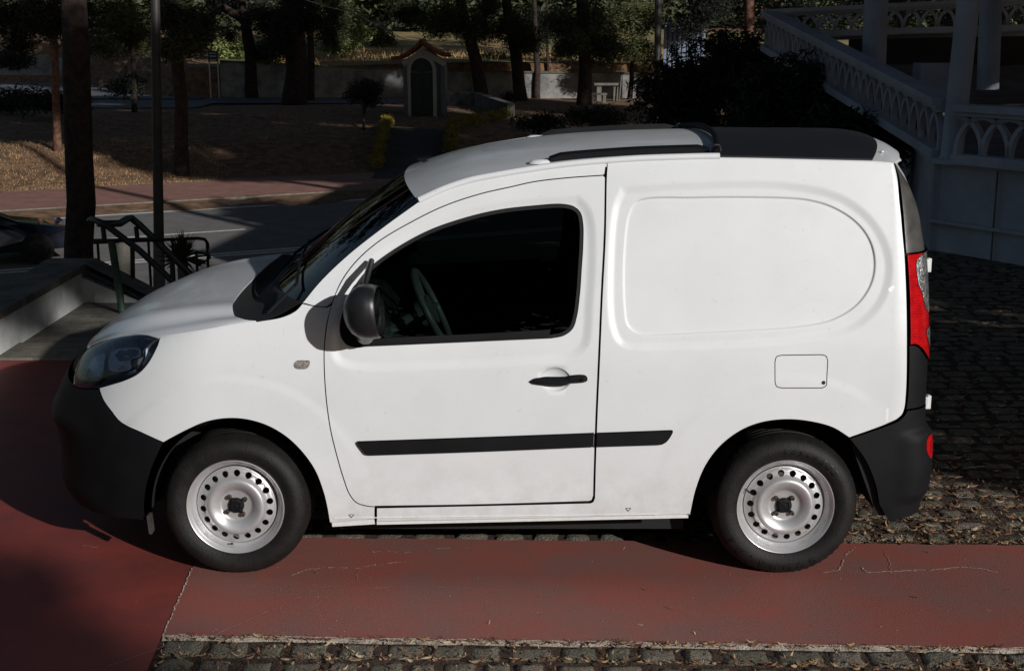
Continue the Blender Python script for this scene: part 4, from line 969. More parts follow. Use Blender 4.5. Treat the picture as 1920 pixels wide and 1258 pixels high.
litter('dry_leaves', 7600, lambda: random.uniform(.7, 5.6), ypick, hz, 'dry brown leaf strips lying in the joints of the cobbles behind the van')
litter('dry_leaves', 1100, lambda: random.uniform(1.0, 3.6), lambda: (lambda x: upY(x)+.02+1.9*random.random()**1.3), lambda: random.choice((random.gauss(0, .5), random.gauss(1.9, .6))), 'thick drift of tan leaf strips on the sunlit cobbles behind the rear wheel', s0=.02, s1=.07, zt_=.010)
litter('dry_leaves', 5200, lambda: random.uniform(.7, 5.6), lambda: (lambda x: random.uniform(upY(x), upY(x)+9*random.random()**1.5)), lambda: random.choice((random.gauss(1.57, .6), random.gauss(2.2, .4), random.uniform(0, 3.14))), 'dry brown leaf strips scattered over the cobbles behind the van', s0=.015, s1=.05, zt_=.008)
litter('dry_leaves', 2300, lambda: random.uniform(pB.x-.2, 2.9), lambda: (lambda x: lowY(x)-.006-.150*random.choice((0, 1, 2, 3, 4))+random.gauss(0, .009)), hz, 'dry brown leaf strips lying along the front rows of cobbles', s0=.012, s1=.05)
litter('dry_leaves', 1100, lambda: random.uniform(pB.x-.2, 2.9), lambda: (lambda x: lowY(x)-.02-random.uniform(0, .6)), lambda: random.choice((random.gauss(1.57, .5), random.uniform(0, 3.14))), 'dry brown leaf strips scattered over the front rows of cobbles', s0=.012, s1=.042, zt_=.006)
litter('dry_leaves', 26, lambda: random.uniform(-1.2, 2.9), lambda: (lambda x: random.uniform(lowY(x)+.03, upY(x))), lambda: random.uniform(0, 3.14), 'few dry leaf strips lying on the red painted strip', s0=.01, s1=.03, zt_=.002)

# ================================================================ STAIR WALL, RAILS, NEAR LEFT
M['wwall'] = mat('whitewashed_wall', (.60, .60, .58), .85, col2=(.40, .40, .38), scale=2.4, bump=.3, bscale=30, detail=9)
M['coping'] = mat('mossy_coping', (.17, .15, .12), .9, col2=(.07, .07, .05), scale=5, bump=.6, bscale=40, detail=9)
M['green'] = mat('green_painted_iron', (.035, .075, .045), .35, col2=(.02, .04, .03), scale=20)
M['green_shaded'] = mat('shaded_green_iron', (.009, .017, .014), .35, var=.4, scale=20)  # the handrail green, darkened for the shade on its upper pipe
M['iron'] = mat('dark_iron', (.008, .010, .010), .45, var=.4, scale=30)  # plain on the fence; on the handrail pipes it carries their shade
M['conc'] = mat('rough_concrete', (.20, .18, .15), .9, col2=(.12, .11, .09), scale=4, bump=.5, bscale=50, detail=9)
xw = gnd(160, 568).x; yw = gnd(160, 568).y; yw0 = y2+.05
W_ = empty('stair_wall', (xw, yw, 0), 'low whitewashed wall with mossy coping at the stair head', 'wall')
b = MB(); b.box((xw-.16, (yw0+yw)/2-1.0, .10), (.30, yw-yw0+2.0-.02, .34)); b.box((xw+.20, yw+.13, .03), (.72, .24, .48))
# second leg drops with the stairs: shear its top
b.v = [(x, y, z-(.30 if (x > xw+.3 and z > .1) else 0)+(0)) for x, y, z in b.v]
b.build('wall_body', M['wwall'], W_)
b = MB(); zc_ = .30; b.box((xw-.17, (yw0+yw)/2-1.0+.02, zc_), (.38, yw-yw0+2.06, .06)); b.build('coping', M['coping'], W_, bevel=.01)
b = MB(); b.grid([[(xw-.38, yw+.02, .332), (xw-.38, yw+.30, .332)], [(xw+.03, yw-.02, .332), (xw+.03, yw+.30, .332)], [(xw+.60, yw-.02, .03), (xw+.60, yw+.30, .03)], [(xw+.60, yw-.02, -.03), (xw+.60, yw+.3, -.03)], [(xw+.03, yw-.02, .272), (xw+.03, yw+.3, .272)]]); b.build('sloping_coping', M['coping'], W_)
for xx_ in (xw+.005, xw+.10): 
    pass
tag((lambda: (lambda b: (b.box((-1.75, 10.6, -.10), (3.8, 1.55, .2)), b.build('landing', M['coping']))[1])(MB()))(), kind='structure')
b = MB(); b.box((xw+.2, (y2+yw)/2, -.012), (1.3, yw-y2, .02)); tag(b.build('stair_landing', M['soil']), kind='structure')
# handrail: two sloping pipes joined over a curved head, on posts
def P3(u, v, Y): return at(u, v, Y)
rl_ = empty('stair_handrail', gnd(215, 596), 'dark green iron handrail with bent pipe top beside the white wall', 'handrail')
yA, yB = 10.9, 11.6
path = [P3(372, 560, yA), P3(330, 534, yA), P3(262, 470, yA), P3(200, 423, yA), P3(188, 417, yA+.05), P3(172, 411, yA+.15), P3(168, 414, yA+.2)]
b = MB(); b.tube(path, .026, 12); b.build('lower_rail', M['iron'], rl_, smooth=True)
path = [P3(182, 419, yA+.08), P3(200, 420, yA+.12), P3(225, 419, yA+.4), P3(238, 411, yB-.1), P3(246, 409, yB), P3(262, 422, yB), P3(330, 488, yB), P3(400, 556, yB)]
b = MB(); b.tube(path, .030, 12); b.build('upper_rail', M['green_shaded'], rl_, smooth=True)
for (u, v0, Y, r_) in ((214, 452, yA, .030),):
    b = MB(); g0 = gnd(217, 600); top = P3(209, 452, yA); b.tube([(top.x, yA, top.z), (g0.x, yA+.0, -.25)], r_, 12); b.build('post', M['green'], rl_, smooth=True)
for (u, v0, v1, Y) in ((248, 452, 640, yB), (193, 425, 452, yA), (255, 425, 452, yB), (323, 490, 650, yA)):
    b = MB(); t0 = P3(u, v0, Y); t1 = P3(u+3, v1, Y); b.tube([t0, t1], .020, 8); b.build('post', M['iron'], rl_, smooth=True)
b = MB(); b.tube([P3(176, 452, yA), P3(215, 451, yA), P3(300, 449, yB)], .018, 8); b.build('cross_rail', M['iron'], rl_, smooth=True)
# little iron fence round the agave bed on the embankment
YF = 18.0
fe = empty('bed_fence', P3(350, 560, YF), 'low black iron fence with rounded end around the spiky plant', 'fence')
fpts = [P3(175, 455, YF-.6), P3(300, 450, YF-.2), P3(372, 447, YF), P3(384, 449, YF+.1), P3(389, 456, YF+.3), P3(390, 466, YF+.5)]
b = MB(); b.tube(fpts, .022, 8); b.build('rail', M['iron'], fe, smooth=True)
for (u, v0, Y) in ((183, 455, YF-.6), (323, 450, YF-.1), (368, 470, YF-.3), (388, 456, YF+.3), (232, 453, YF-.4), (278, 451, YF-.2)):
    b = MB(); t0 = P3(u, v0, Y); b.tube([t0, (t0.x, t0.y, H(t0.x, t0.y)-.1)], .018, 6); b.build('picket', M['iron'], fe, smooth=True)
b = MB(); b.tube([P3(368, 472, YF-.3), P3(392, 478, YF-.1), P3(394, 484, YF-.1), P3(390, 487, YF-.1), P3(368, 500, YF-.3)], .016, 6); b.build('scroll', M['iron'], fe, smooth=True)
# agave / dracaena
M['spike'] = mat('spiky_leaf', (.045, .062, .03), .6, island=[(.03, .045, .022), (.075, .085, .04), (.05, .06, .03)])
ag = empty('spiky_plant', P3(342, 540, YF+.4), 'dark spiky agave rising behind the iron fence', 'plant')
c = P3(342, 486, YF+.4); b = MB()
for i in range(110):
    th = random.uniform(0, 6.28); el = random.uniform(-.35, 1.5); L_ = random.uniform(.28, .44); d = Vector((math.cos(th)*math.cos(el), math.sin(th)*math.cos(el), math.sin(el))); s_ = d.cross(Vector((0, 0, 1))).normalized()*.022; m_ = c+d*L_*.5; e_ = c+d*L_+Vector((0, 0, -.05*math.cos(el)))
    b.add([c-s_*.6, c+s_*.6, m_+s_, e_, m_-s_], [(0, 1, 2, 3, 4)])
b.build('leaves', M['spike'], ag, fix=False)
b = MB(); b.tube([c, (c.x, c.y, H(c.x, c.y)-.05)], [.07, .10], 8); b.build('stem', M['coping'], ag)
# rounded stone post and the pale base of the lamp post
t0 = P3(231, 452, 15.5); b = MB(); b.lathe([(0, .0), (.045, -.01), (.085, -.05), (.10, -.12), (.10, -.26), (.11, -.30), (.10, -.60)], tuple(t0), 'z', 20); tag(b.build('stone_bollard', M['conc'], smooth=True), 'rounded pale stone bollard seen between the handrail posts', 'bollard')
M['post'] = mat('painted_post', (.055, .05, .045), .5, col2=(.03, .028, .026), scale=3)
Yl = 20.2; lp = empty('lamp_post', P3(300, 620, Yl), 'tall thin dark lamp post left of the bonnet on a concrete foot', 'lamp post')
b = MB(); p1 = P3(298, 455, Yl); p0 = P3(291, 0, Yl); dd = (p0-p1); b.tube([p1-dd*.02, p0+dd*1.2], [.078, .055], 14); b.build('pole', M['post'], lp, smooth=True)
b = MB(); p2 = P3(299, 640, Yl); b.tube([p2, p1], [.092, .086], 14); b.build('foot', M['conc'], lp, smooth=True)
b = MB(); q = p0+dd*1.2; b.tube([q, q+Vector((.4, -.3, .3)), q+Vector((1.2, -.9, .35))], .04, 8); b.box(q+Vector((1.4, -1.05, .33)), (.6, .25, .12)); b.build('lamp_head', M['post'], lp)
# ================================================================ FAR SIDE: WALL, SHRINE, TREES, BANDSTAND
rng = np.random.default_rng(5)
def foot(u, v):
    z = -1.0
    for _ in range(12): p = gnd(u, v, z); z = z*.4+H(p.x, p.y)*.6
    return Vector((p.x, p.y, H(p.x, p.y)))
def leaf_mesh(name, cen, spread, per, size, m, parent=None, asp=.38, droop=0, flat=1):
    cen = np.asarray(cen, float); n = len(cen)*per
    c = np.repeat(cen, per, 0); sp = np.repeat(np.broadcast_to(spread, (len(cen),)), per)[:, None]
    d = rng.normal(size=(n, 3)); d /= np.linalg.norm(d, axis=1, keepdims=True)+1e-9; r = rng.random((n, 1))**.45
    p = c+d*r*sp*np.array([1, 1, .7*flat]); ax = rng.normal(size=(n, 3))+d*.8; ax[:, 2] = ax[:, 2]*.6-droop; ax /= np.linalg.norm(ax, axis=1, keepdims=True)
    q = np.cross(ax, rng.normal(size=(n, 3))); q /= np.linalg.norm(q, axis=1, keepdims=True)+1e-9
    L = size*rng.uniform(.6, 1.35, (n, 1)); a = ax*L*.5; b = q*L*asp*.5
    V = np.stack([p-a, p+b, p+a, p-b], 1).reshape(-1, 3)
    me = bpy.data.meshes.new(name); me.vertices.add(4*n); me.vertices.foreach_set('co', V.ravel()); me.loops.add(4*n); me.loops.foreach_set('vertex_index', np.arange(4*n)); me.polygons.add(n); me.polygons.foreach_set('loop_start', np.arange(n)*4); me.update(calc_edges=True)
    return link(name, me, m, parent)
def clusters(c, rad, n, shell=.45, carve=.25, sc=.5):
    out = []; c = np.array(c, float); rad = np.array(rad, float)
    while len(out) < n:
        d = rng.normal(size=3); d /= np.linalg.norm(d); r = (shell+(1-shell)*rng.random())*(.85+.3*noise.noise(Vector(c*.1+d*2.1)))
        p = c+d*rad*r
        if noise.noise(Vector(p*sc)) < carve-.5: continue
        out.append(p)
    return out
def fmat(name, a, b_, c): return mat(name, a, .7, island=[b_, a, c], col2=tuple(k*.55 for k in a), scale=.9)
M['pine'] = fmat('pine_foliage', (.045, .058, .018), (.022, .03, .011), (.10, .10, .03))
M['pine2'] = fmat('olive_foliage', (.085, .095, .028), (.04, .05, .016), (.17, .155, .05))
M['dark'] = fmat('dark_shaded_foliage', (.012, .016, .008), (.007, .010, .006), (.020, .026, .012))  # near-black green carries the shade of unlit crowns beside the brighter foliage
M['bush'] = fmat('green_bush', (.24, .28, .09), (.13, .17, .05), (.42, .42, .16))
M['yellow'] = fmat('yellow_hedge', (.24, .19, .02), (.07, .07, .015), (.46, .36, .05))
M['bark'] = mat('pine_bark', (.05, .031, .022), .95, col2=(.014, .010, .008), scale=7, bump=1.0, bscale=22, detail=10)
M['barkr'] = mat('red_pine_bark', (.20, .10, .065), .95, col2=(.07, .035, .022), scale=9, bump=1.0, bscale=24, detail=10)
PPM = lambda Y: F/(Y*math.cos(PITCH)+.3)
def trunk(b, pts, r0, r1, n=10, top=None):
    pts = [Vector(p) for p in pts]; k = len(pts); P_ = []; rr = []
    for i in range(k*4-3):
        t = i/4; j = min(int(t), k-2); f = t-j; p = pts[j].lerp(pts[j+1], f); q = i/(k*4-4); P_.append(p+Vector((.03*nz(p.z, p.x, 1.3, 1), .03*nz(p.z, p.y, 1.3, 5), 0))*(r0*6)); rr.append((r0+(r1-r0)*q)*(1+.12*math.exp(-q*14))*(1+.06*nz(q*9, r0*30, 1, 3)))
    b.tube(P_, rr, n)
def tree(name, base, top, wpx, blobs, label, m='pine', cat='tree', group='trees in the park beyond the road', bark='bark', big=None, branches=(), leaf=.15, per=44, shade=True):
    """base, top: photo pixels (u, v) of the visible trunk; blobs: (u, v, ru, rv, dY, n) of visible foliage"""
    f = foot(*base); Y = f.y; e = empty(name, f, label, cat, group)
    r = wpx/2/PPM(Y); t0 = at(top[0], top[1], Y); d = (t0-f); t1 = f+d*(1+1.6*1.0); t1 = Vector((t1.x, t1.y, t1.z)) if t1.z < 9 else f+d*((9-f.z)/max(.5, d.z))
    b = MB(); trunk(b, [f-Vector((0, 0, .2)), f.lerp(t0, .5)+Vector((r*.3, 0, 0)), t0, t1], r*1.05, r*.62, 12)
    o = b.build('trunk', M[bark], e, smooth=True, angle=180)
    for br in branches:
        b = MB(); pp = [at(u, v, Y+.1) for u, v in br[0]]; b.tube(pp, [br[1]/PPM(Y)*(1-.5*i/(len(pp)-1)) for i in range(len(pp))], 8); b.build('limb', M[bark], e, smooth=True)
    cl = []; sp = []
    for (u, v, ru, rv, dY, n) in blobs:
        c = at(u, v, Y+dY); k = PPM(Y+dY); cc = clusters(c, (ru/k, max(ru/k*.9, .8), rv/k), n, .25, .30, .8); cl += cc; sp += [.40]*len(cc)
    if cl: leaf_mesh('crown', cl, np.array(sp), per, leaf, M[m], e, asp=.26)
    if shade:
        zc_ = big or 7.8; cc = clusters((t1.x, t1.y, 10.2), (6.2, 6.2, 4.0), 210, .1, .3, .4); leaf_mesh('upper_crown', cc, 1.0, 26, .55, M[m], e)
    return e
# --- boundary wall and meadow edge
M['wallc'] = mat('weathered_boundary_wall', (.30, .29, .27), .92, col2=(.13, .13, .13), scale=1.3, bump=.4, bscale=12, detail=10)
def wall(name, pts, zt_pts, thick, m, label, cat='wall', group=None, zb=-1.1):
    b = MB(); n = len(pts); vs = []
    for (x, y), zt__ in zip(pts, zt_pts): vs += [(x, y, zb), (x, y, zt__), (x, y+thick, zt__), (x, y+thick, zb)]
    fs = []
    for i in range(n-1):
        a = 4*i; c_ = a+4; fs += [(a, c_, c_+1, a+1), (a+1, c_+1, c_+2, a+2), (a+2, c_+2, c_+3, a+3)]
    fs += [(0, 1, 2, 3), (4*n-4, 4*n-3, 4*n-2, 4*n-1)]; b.add(vs, fs); return tag(b.build(name, m), label, cat, group)
wp = [at(u, v, 66.0) for u, v in ((412, 116), (480, 119), (600, 126), (742, 131), (903, 136), (1000, 137), (1110, 137.5), (1250, 140), (1500, 150))]
bw = wall('boundary_wall', [(p.x, 66.0) for p in wp], [p.z for p in wp], .3, M['wallc'], 'long weathered concrete wall in front of the dry meadow beyond the park')
b = MB(); b.bar([(p.x, 66.12, p.z+.03) for p in wp], (0, 1, 0), .07, .42); b.build('wall_cap', M['coping'], bw)
wl = [at(u, v, 84) for u, v in ((-20, 130), (120, 133), (330, 138), (412, 141))]
wall('boundary_wall', [(p.x, 84.0) for p in wl], [p.z+.75 for p in wl], .3, M['wallc'], 'pale low wall beyond the far road behind the leftmost trunks', zb=-1.0)
b = MB(); b.grid([[(x*(y/64), y, -.94) for x in (-60, -14.3)] for y in (64, 84)]); tag(b.build('far_road', M['asphalt_far']), kind='structure')
# bushes on the meadow
def bush(name, u, v, ru, rv, Y, n, m, label, cat='bush', group='bushes on the meadow', leaf=.2, per=30, sp=.5):
    c = at(u, v, Y); k = PPM(Y); e = empty(name, (c.x, c.y, c.z-rv/k), label, cat, group)
    leaf_mesh('foliage', clusters(c, (ru/k, ru/k*.8, rv/k), n, .3, .25, .7), sp, per, leaf, M[m], e)
    b = MB(); b.tube([(c.x, c.y, c.z-rv/k-.2), (c.x, c.y, c.z)], [.06, .03], 6); b.build('stem', M['bark'], e); return e
bush('bush', 640, 82, 46, 20, 72, 90, 'bush', 'low bright green bush at the foot of the tall scrub on the meadow')
bush('bush', 665, 50, 42, 36, 78, 150, 'bush', 'tall loose green bush on the meadow left of the shrine')
bush('bush', 718, 72, 34, 34, 80, 110, 'pine2', 'tall olive scrub on the meadow just left of the shrine roof')
bush('bush', 430, 92, 40, 22, 74, 90, 'bush', 'green scrub behind the wall between the first leaning pines')
bush('bush', 500, 108, 26, 12, 70, 50, 'yellow', 'ochre grass clump behind the wall right of the leaning pine')
bush('bush', 930, 118, 60, 16, 70, 90, 'pine2', 'olive scrub above the wall between the right-hand pine trunks')
bush('bush', 1060, 122, 55, 14, 70, 80, 'pine2', 'olive scrub above the sunlit part of the wall')
# distant wood that closes the view
M['far'] = fmat('distant_foliage', (.06, .075, .03), (.035, .045, .02), (.10, .11, .05))
cc = []
for i in range(46):
    x = -62+i*2.75; cc += clusters((x+rng.normal(), 104+rng.normal()*4, 8+rng.normal()), (4.5, 3, 8), 110, .1, .3, .3)
for i in range(40): cc += clusters((-60+i*3.1+rng.normal(), 99+rng.normal()*2, 4.2), (3.5, 2, 3.4), 60, .1, .35, .3)
wd = leaf_mesh('distant_wood', cc, 1.3, 24, .62, M['far']); tag(wd, 'distant wood closing the view beyond the meadow', kind='stuff')
# --- shrine
M['shr'] = mat('whitewashed_shrine', (.32, .33, .34), .85, col2=(.36, .36, .34), scale=4, bump=.3, bscale=20)
M['tiles'] = mat('clay_roof_tiles', (.34, .10, .05), .8, col2=(.10, .035, .02), scale=3, detail=9)
M['gdoor'] = mat('dark_green_door', (.012, .028, .022), .5, col2=(.008, .016, .014), scale=6)
M['tileblue'] = mat('patterned_wall_tiles', (.11, .12, .14), .4, col2=(.05, .08, .10), scale=9)
sb = foot(795, 217); Ys = sb.y; ks = PPM(Ys)
sh = empty('wayside_shrine', sb, 'small gabled shrine with upturned orange tiled roof and dark green double door', 'shrine')
def S_(u, v, dy=0): p = at(u, v, Ys); return Vector((p.x, Ys+dy, p.z))
zfl = sb.z-.05; xl, xr_ = S_(757, 150).x, S_(834, 150).x; zea = S_(790, 118).z; zap = S_(790, 92).z; xm_ = (xl+xr_)/2
b = MB(); dpt = 1.9; t_ = [(xl, zfl), (xl, zea), (xm_, zap), (xr_, zea), (xr_, zfl)]
b.add([(x, Ys, z) for x, z in t_]+[(x, Ys+dpt, z) for x, z in t_], [(0, 1, 2, 3, 4), (9, 8, 7, 6, 5), (0, 5, 6, 1), (3, 8, 9, 4)]); b.build('wall', M['tileblue'], sh)
b = MB(); dl, dr = S_(767, 150).x, S_(815, 150).x; zs = S_(790, 137).z; arcp = [(dl, zfl), (dl, zs)]+[((dl+dr)/2-(dr-dl)/2*math.cos(a), zs+(S_(790, 106).z-zs)*math.sin(a)**.8) for a in np.linspace(.1, math.pi-.1, 14)]+[(dr, zs), (dr, zfl)]
b.bar([(x, Ys-.05, z) for x, z in arcp], (0, 1, 0), .13, .12); b.build('door_surround', M['shr'], sh)
b = MB(); b.bar([(xl-.02, Ys-.07, zea-.05), (xm_-.35, Ys-.07, zap-.30), (xm_, Ys-.07, zap-.08), (xm_+.35, Ys-.07, zap-.30), (xr_+.02, Ys-.07, zea-.05)], (0, 1, 0), .20, .10); b.build('gable_trim', M['shr'], sh)
for x in (xl+.07, xr_-.07):
    b = MB(); b.box((x, Ys-.05, (zfl+zea)/2), (.16, .12, zea-zfl-.1)); b.build('pilaster', M['tileblue'], sh)
for s_ in (0, 1):
    b = MB(); a0 = dl+.06 if s_ == 0 else (dl+dr)/2+.01; a1 = (dl+dr)/2-.01 if s_ == 0 else dr-.06
    b.box(((a0+a1)/2, Ys-.02, (zfl+zs)/2), (a1-a0, .06, zs-zfl)); b.box(((a0+a1)/2, Ys-.06, zfl+.45), (a1-a0-.12, .03, .55)); b.box(((a0+a1)/2, Ys-.06, zfl+1.15), (a1-a0-.12, .03, .6)); b.build('door', M['gdoor'], sh)
b = MB(); b.add([((dl+dr)/2, Ys-.03, zs)]+[(x, Ys-.03, z) for x, z in arcp[2:-2]], [(0, i, i+1) for i in range(1, 14)]); b.build('fanlight', M['gdoor'], sh)
rt = S_(790, 79); el_, er = S_(735, 111), S_(845, 104)
def rline(e_, n=9):
    return [(rt.x+(e_.x-rt.x)*t, rt.z+(e_.z-rt.z)*(1-(1-t)**1.75)+.10*max(0, t-.75)*1.2) for t in np.linspace(0, 1, n)]
for e_ in (el_, er):
    b = MB(); ln = rline(e_); ny = 13; rows = []
    for x, z in ln: rows.append([(x, Ys-.32+(dpt+.6)*j/(ny*3-1), z+.035*abs(math.sin(math.pi*j/3))) for j in range(ny*3)])
    b.grid(rows); b.grid([[(p[0], p[1], p[2]-.09) for p in r] for r in rows]); b.grid([[rows[i][0] for i in range(9)], [(rows[i][0][0], rows[i][0][1], rows[i][0][2]-.09) for i in range(9)]]); b.build('roof_slope', M['tiles'], sh, smooth=True, angle=60)
    b = MB(); b.tube([(x, Ys-.32, z+.02) for x, z in ln], .055, 8); b.build('verge_tiles', M['tiles'], sh, smooth=True)
b = MB(); b.tube([(rt.x, Ys-.34, rt.z+.03), (rt.x, Ys+dpt+.3, rt.z+.03)], .07, 8); b.build('ridge', M['tiles'], sh)
# --- path, yellow hedges, sloping rail
M['path'] = mat('dark_path', (.060, .052, .048), .9, col2=(.035, .030, .028), scale=1.2, bump=.2, bscale=20)
pt = [foot(u, v) for u, v in ((722, 240), (700, 330), (850, 300), (842, 232))]
b = MB(); rows = []
for i in range(16):
    t = i/15; l = pt[0].lerp(pt[1], t*1.15); r = pt[3].lerp(pt[2], t*1.4); l.y = r.y = max(39.2, l.y); rows.append([(l.x+(r.x-l.x)*j/8, l.y, H(l.x+(r.x-l.x)*j/8, l.y)+.015) for j in range(9)])
b.grid(rows); tag(b.build('path', M['path'], smooth=True), kind='structure')
def hedge(u0, v0, u1, v1, w_, h_, label, n=70):
    a, c_ = foot(u0, v0), foot(u1, v1); e = empty('low_hedge', a, label, 'hedge', 'low yellow hedges edging the path to the shrine'); cl = []
    for i in range(n):
        t = rng.random(); p = a.lerp(c_, t); p.z = H(p.x, p.y); cl.append((p.x+rng.uniform(-w_, w_)*.5, p.y+rng.uniform(-w_, w_)*.5, p.z+h_*rng.uniform(.2, 1)))
    leaf_mesh('foliage', cl, .16, 60, .075, M['yellow'], e); return e
hedge(703, 322, 730, 236, .22, .34, 'narrow yellow hedge along the left side of the path to the shrine', 150)
hedge(844, 290, 850, 240, .30, .36, 'short yellow hedge along the right side of the path before the van roof', 90)
hedge(862, 240, 955, 222, .32, .34, 'yellow-green hedge running right from the path corner', 90)
b = MB(); rp_ = [foot(742, 345)+Vector((0, 0, .0)), foot(930, 214)]; q0 = at(690, 345, 40.5); q1 = at(742, 338, 41); q2 = at(840, 266, 46.5); q3 = at(930, 203, 55)
b.tube([q0, q1, q2, q3], .022, 8); tag(b.build('sloping_handrail', M['steel'], smooth=True), 'thin grey handrail sloping up beside the path to the shrine', 'handrail')
# low retaining wall right of the shrine
M['lw'] = mat('low_stone_wall', (.16, .15, .14), .9, col2=(.07, .065, .06), scale=3, bump=.5, bscale=15)
lwp = [foot(u, v) for u, v in ((838, 196), (895, 198), (925, 210), (958, 222))]
b = MB(); 
for a, c_ in zip(lwp[:-1], lwp[1:]):
    d = (c_-a).normalized(); nn = Vector((-d.y, d.x, 0))*.15; b.add([a-nn+Vector((0, 0, -.2)), c_-nn+Vector((0, 0, -.2)), c_+nn+Vector((0, 0, -.2)), a+nn+Vector((0, 0, -.2)), a-nn+Vector((0, 0, .55)), c_-nn+Vector((0, 0, .55)), c_+nn+Vector((0, 0, .55)), a+nn+Vector((0, 0, .55))], [(0, 1, 5, 4), (1, 2, 6, 5), (2, 3, 7, 6), (3, 0, 4, 7), (4, 5, 6, 7)])
tag(b.build('retaining_wall', M['lw']), 'low curved stone retaining wall right of the shrine', 'wall')
# --- picnic table, bench, stake, notice board
tb = foot(1138, 189); kt = PPM(tb.y); te = empty('picnic_table', tb, 'rough stone picnic table in the sunlit clearing right of the last pine', 'table')
b = MB(); b.box(tb+Vector((0, 0, .74)), (1.25, .8, .10)); b.build('tabletop', M['conc'], te, bevel=.02)
for dx in (-.38, .38): b = MB(); b.box(tb+Vector((dx, 0, .33)), (.22, .55, .70)); b.build('leg', M['conc'], te, bevel=.02)
bp = foot(1122, 193); b = MB(); be = empty('stone_bench', bp, 'small stone bench in front of the rough picnic table', 'bench'); b.box(bp+Vector((0, 0, .38)), (.75, .3, .09)); b.build('seat', M['conc'], be, bevel=.02)
for dx in (-.26, .26): b = MB(); b.box(bp+Vector((dx, 0, .15)), (.13, .26, .36)); b.build('leg', M['conc'], be)
st = foot(1161, 190); b = MB(); b.tube([st, at(1165, 142, st.y)], .03, 8); tag(b.build('stake', M['conc'], smooth=True), 'thin pale stake standing right of the picnic table', 'stake')
nb = foot(398, 170); ne = empty('notice_board', nb, 'dark blue notice board on two thin legs before the wall', 'notice board')
M['sign'] = mat('dark_blue_panel', (.02, .035, .07), .4, var=.3, scale=6)
k_ = PPM(nb.y); c = at(399, 106, nb.y); b = MB(); b.box(c, (18/k_, .06, 20/k_)); b.build('panel', M['sign'], ne)
for dz in (-.18, .0, .14): b = MB(); b.box(c+Vector((0, -.04, dz)), (12/k_, .02, 2.2/k_)); b.build('panel_stripe', M['wwall'], ne)
for u in (391, 407): b = MB(); t0 = at(u, 98, nb.y); b.tube([(t0.x, nb.y+.05, nb.z-.1), (t0.x, nb.y+.05, t0.z)], .035, 6); b.build('leg', M['steel'], ne)
# --- trees beyond the road (left to right)
tree('pine_tree', (108, 294), (98, 20), 15, [(110, 30, 85, 66, 0, 150), (40, 50, 70, 66, 3, 150), (20, 112, 50, 20, 8, 50)], 'slim pine with sunlit reddish bark left of the big near trunk', bark='barkr', m='dark')
tree('pine_tree', (252, 210), (246, 60), 10, [(215, 40, 72, 48, 0, 170), (250, 75, 52, 36, 1, 110), (195, 88, 46, 24, -1, 60)], 'thin trunked pine with sunlit olive crown between near trunk and lamp post', m='pine2')
tree('pine_tree', (341, 327), (330, 70), 27, [(345, 30, 60, 52, 0, 170), (350, 75, 52, 40, -.5, 120), (310, 90, 30, 26, 0, 40)], 'straight dark pine just right of the lamp post', m='pine')
tree('pine_tree', (474, 184), (456, 10), 24, [(430, 8, 60, 22, 1, 60), (505, 40, 52, 50, -1, 130), (490, 95, 36, 24, 0, 50), (430, 66, 24, 14, 0, 18)], 'leaning pine in front of the wall with a forked limb', m='dark', branches=[([(460, 40), (420, 15), (395, 30), (388, 60)], 9), ([(456, 30), (480, 10), (500, -10)], 8)])
tree('pine_tree', (552, 196), (548, 10), 44, [(560, 30, 72, 60, 0, 200), (520, 70, 36, 46, -1, 90)], 'broad dark double trunk in the middle of the slope', m='dark')
tree('pine_tree', (582, 190), (580, 20), 15, [(620, 30, 50, 46, 1, 150), (622, 70, 34, 30, 1, 80)], 'narrow trunk right behind the broad double trunk', m='pine')
tree('pine_tree', (905, 190), (872, 40), 26, [(765, 25, 64, 36, 2, 130), (830, 36, 66, 48, 0, 180), (885, 56, 46, 38, 0, 110)], 'pine leaning left just right of the shrine', m='pine', shade=False)
tree('pine_tree', (976, 188), (956, 50), 25, [(940, 32, 72, 56, 0, 210), (985, 78, 52, 34, 0, 110)], 'second pine right of the shrine before the shaded wall', m='pine', shade=False)
tree('pine_tree', (1007, 184), (1003, 60), 13, [(1030, 55, 62, 52, 1, 190)], 'slim pine between the two thick right-hand trunks', m='dark')
tree('pine_tree', (1027, 183), (1026, 70), 6, [(1040, 95, 40, 16, 1, 40)], 'very thin sapling trunk before the sunlit wall', m='pine', shade=False)
tree('pine_tree', (1096, 196), (1092, 60), 28, [(1090, 35, 84, 46, 0, 220), (1130, 85, 64, 46, 0, 190), (1080, 84, 46, 34, -1, 90)], 'thick pine trunk at the right end of the sunlit wall', m='pine')
tree('leafy_tree', (1180, 186), (1186, 110), 10, [(1190, 40, 62, 50, -1, 190), (1200, 100, 44, 34, -2, 110)], 'bright olive leafed tree left of the tall pole', m='pine2', shade=False)
bush('small_tree', 683, 172, 46, 30, 51.5, 90, 'dark', 'small round dark tree with thin stem left of the shrine', 'tree', 'trees in the park beyond the road', leaf=.11, per=50, sp=.3)
b = MB(); f = foot(682, 243); b.tube([f, at(680, 190, 51.5)], .045, 8); tag(b.build('tree_stem', M['bark'], smooth=True), 'thin bare stem under the small round tree', 'tree stem')
bush('shrub', 902+50, 182, 16, 14, 60, 24, 'dark', 'small dark round shrub at the wall foot between pines', 'shrub', 'shrubs', leaf=.1, sp=.25)
bush('shrub', 100, 190, 90, 26, 50, 110, 'dark', 'dark low shrubs on the slope behind the slim red pine', 'shrub', 'shrubs', leaf=.14, sp=.4)
bush('shrub', 20, 190, 60, 26, 52, 80, 'dark', 'dark shrub mass at the left edge of the slope', 'shrub', 'shrubs', leaf=.14, sp=.4)
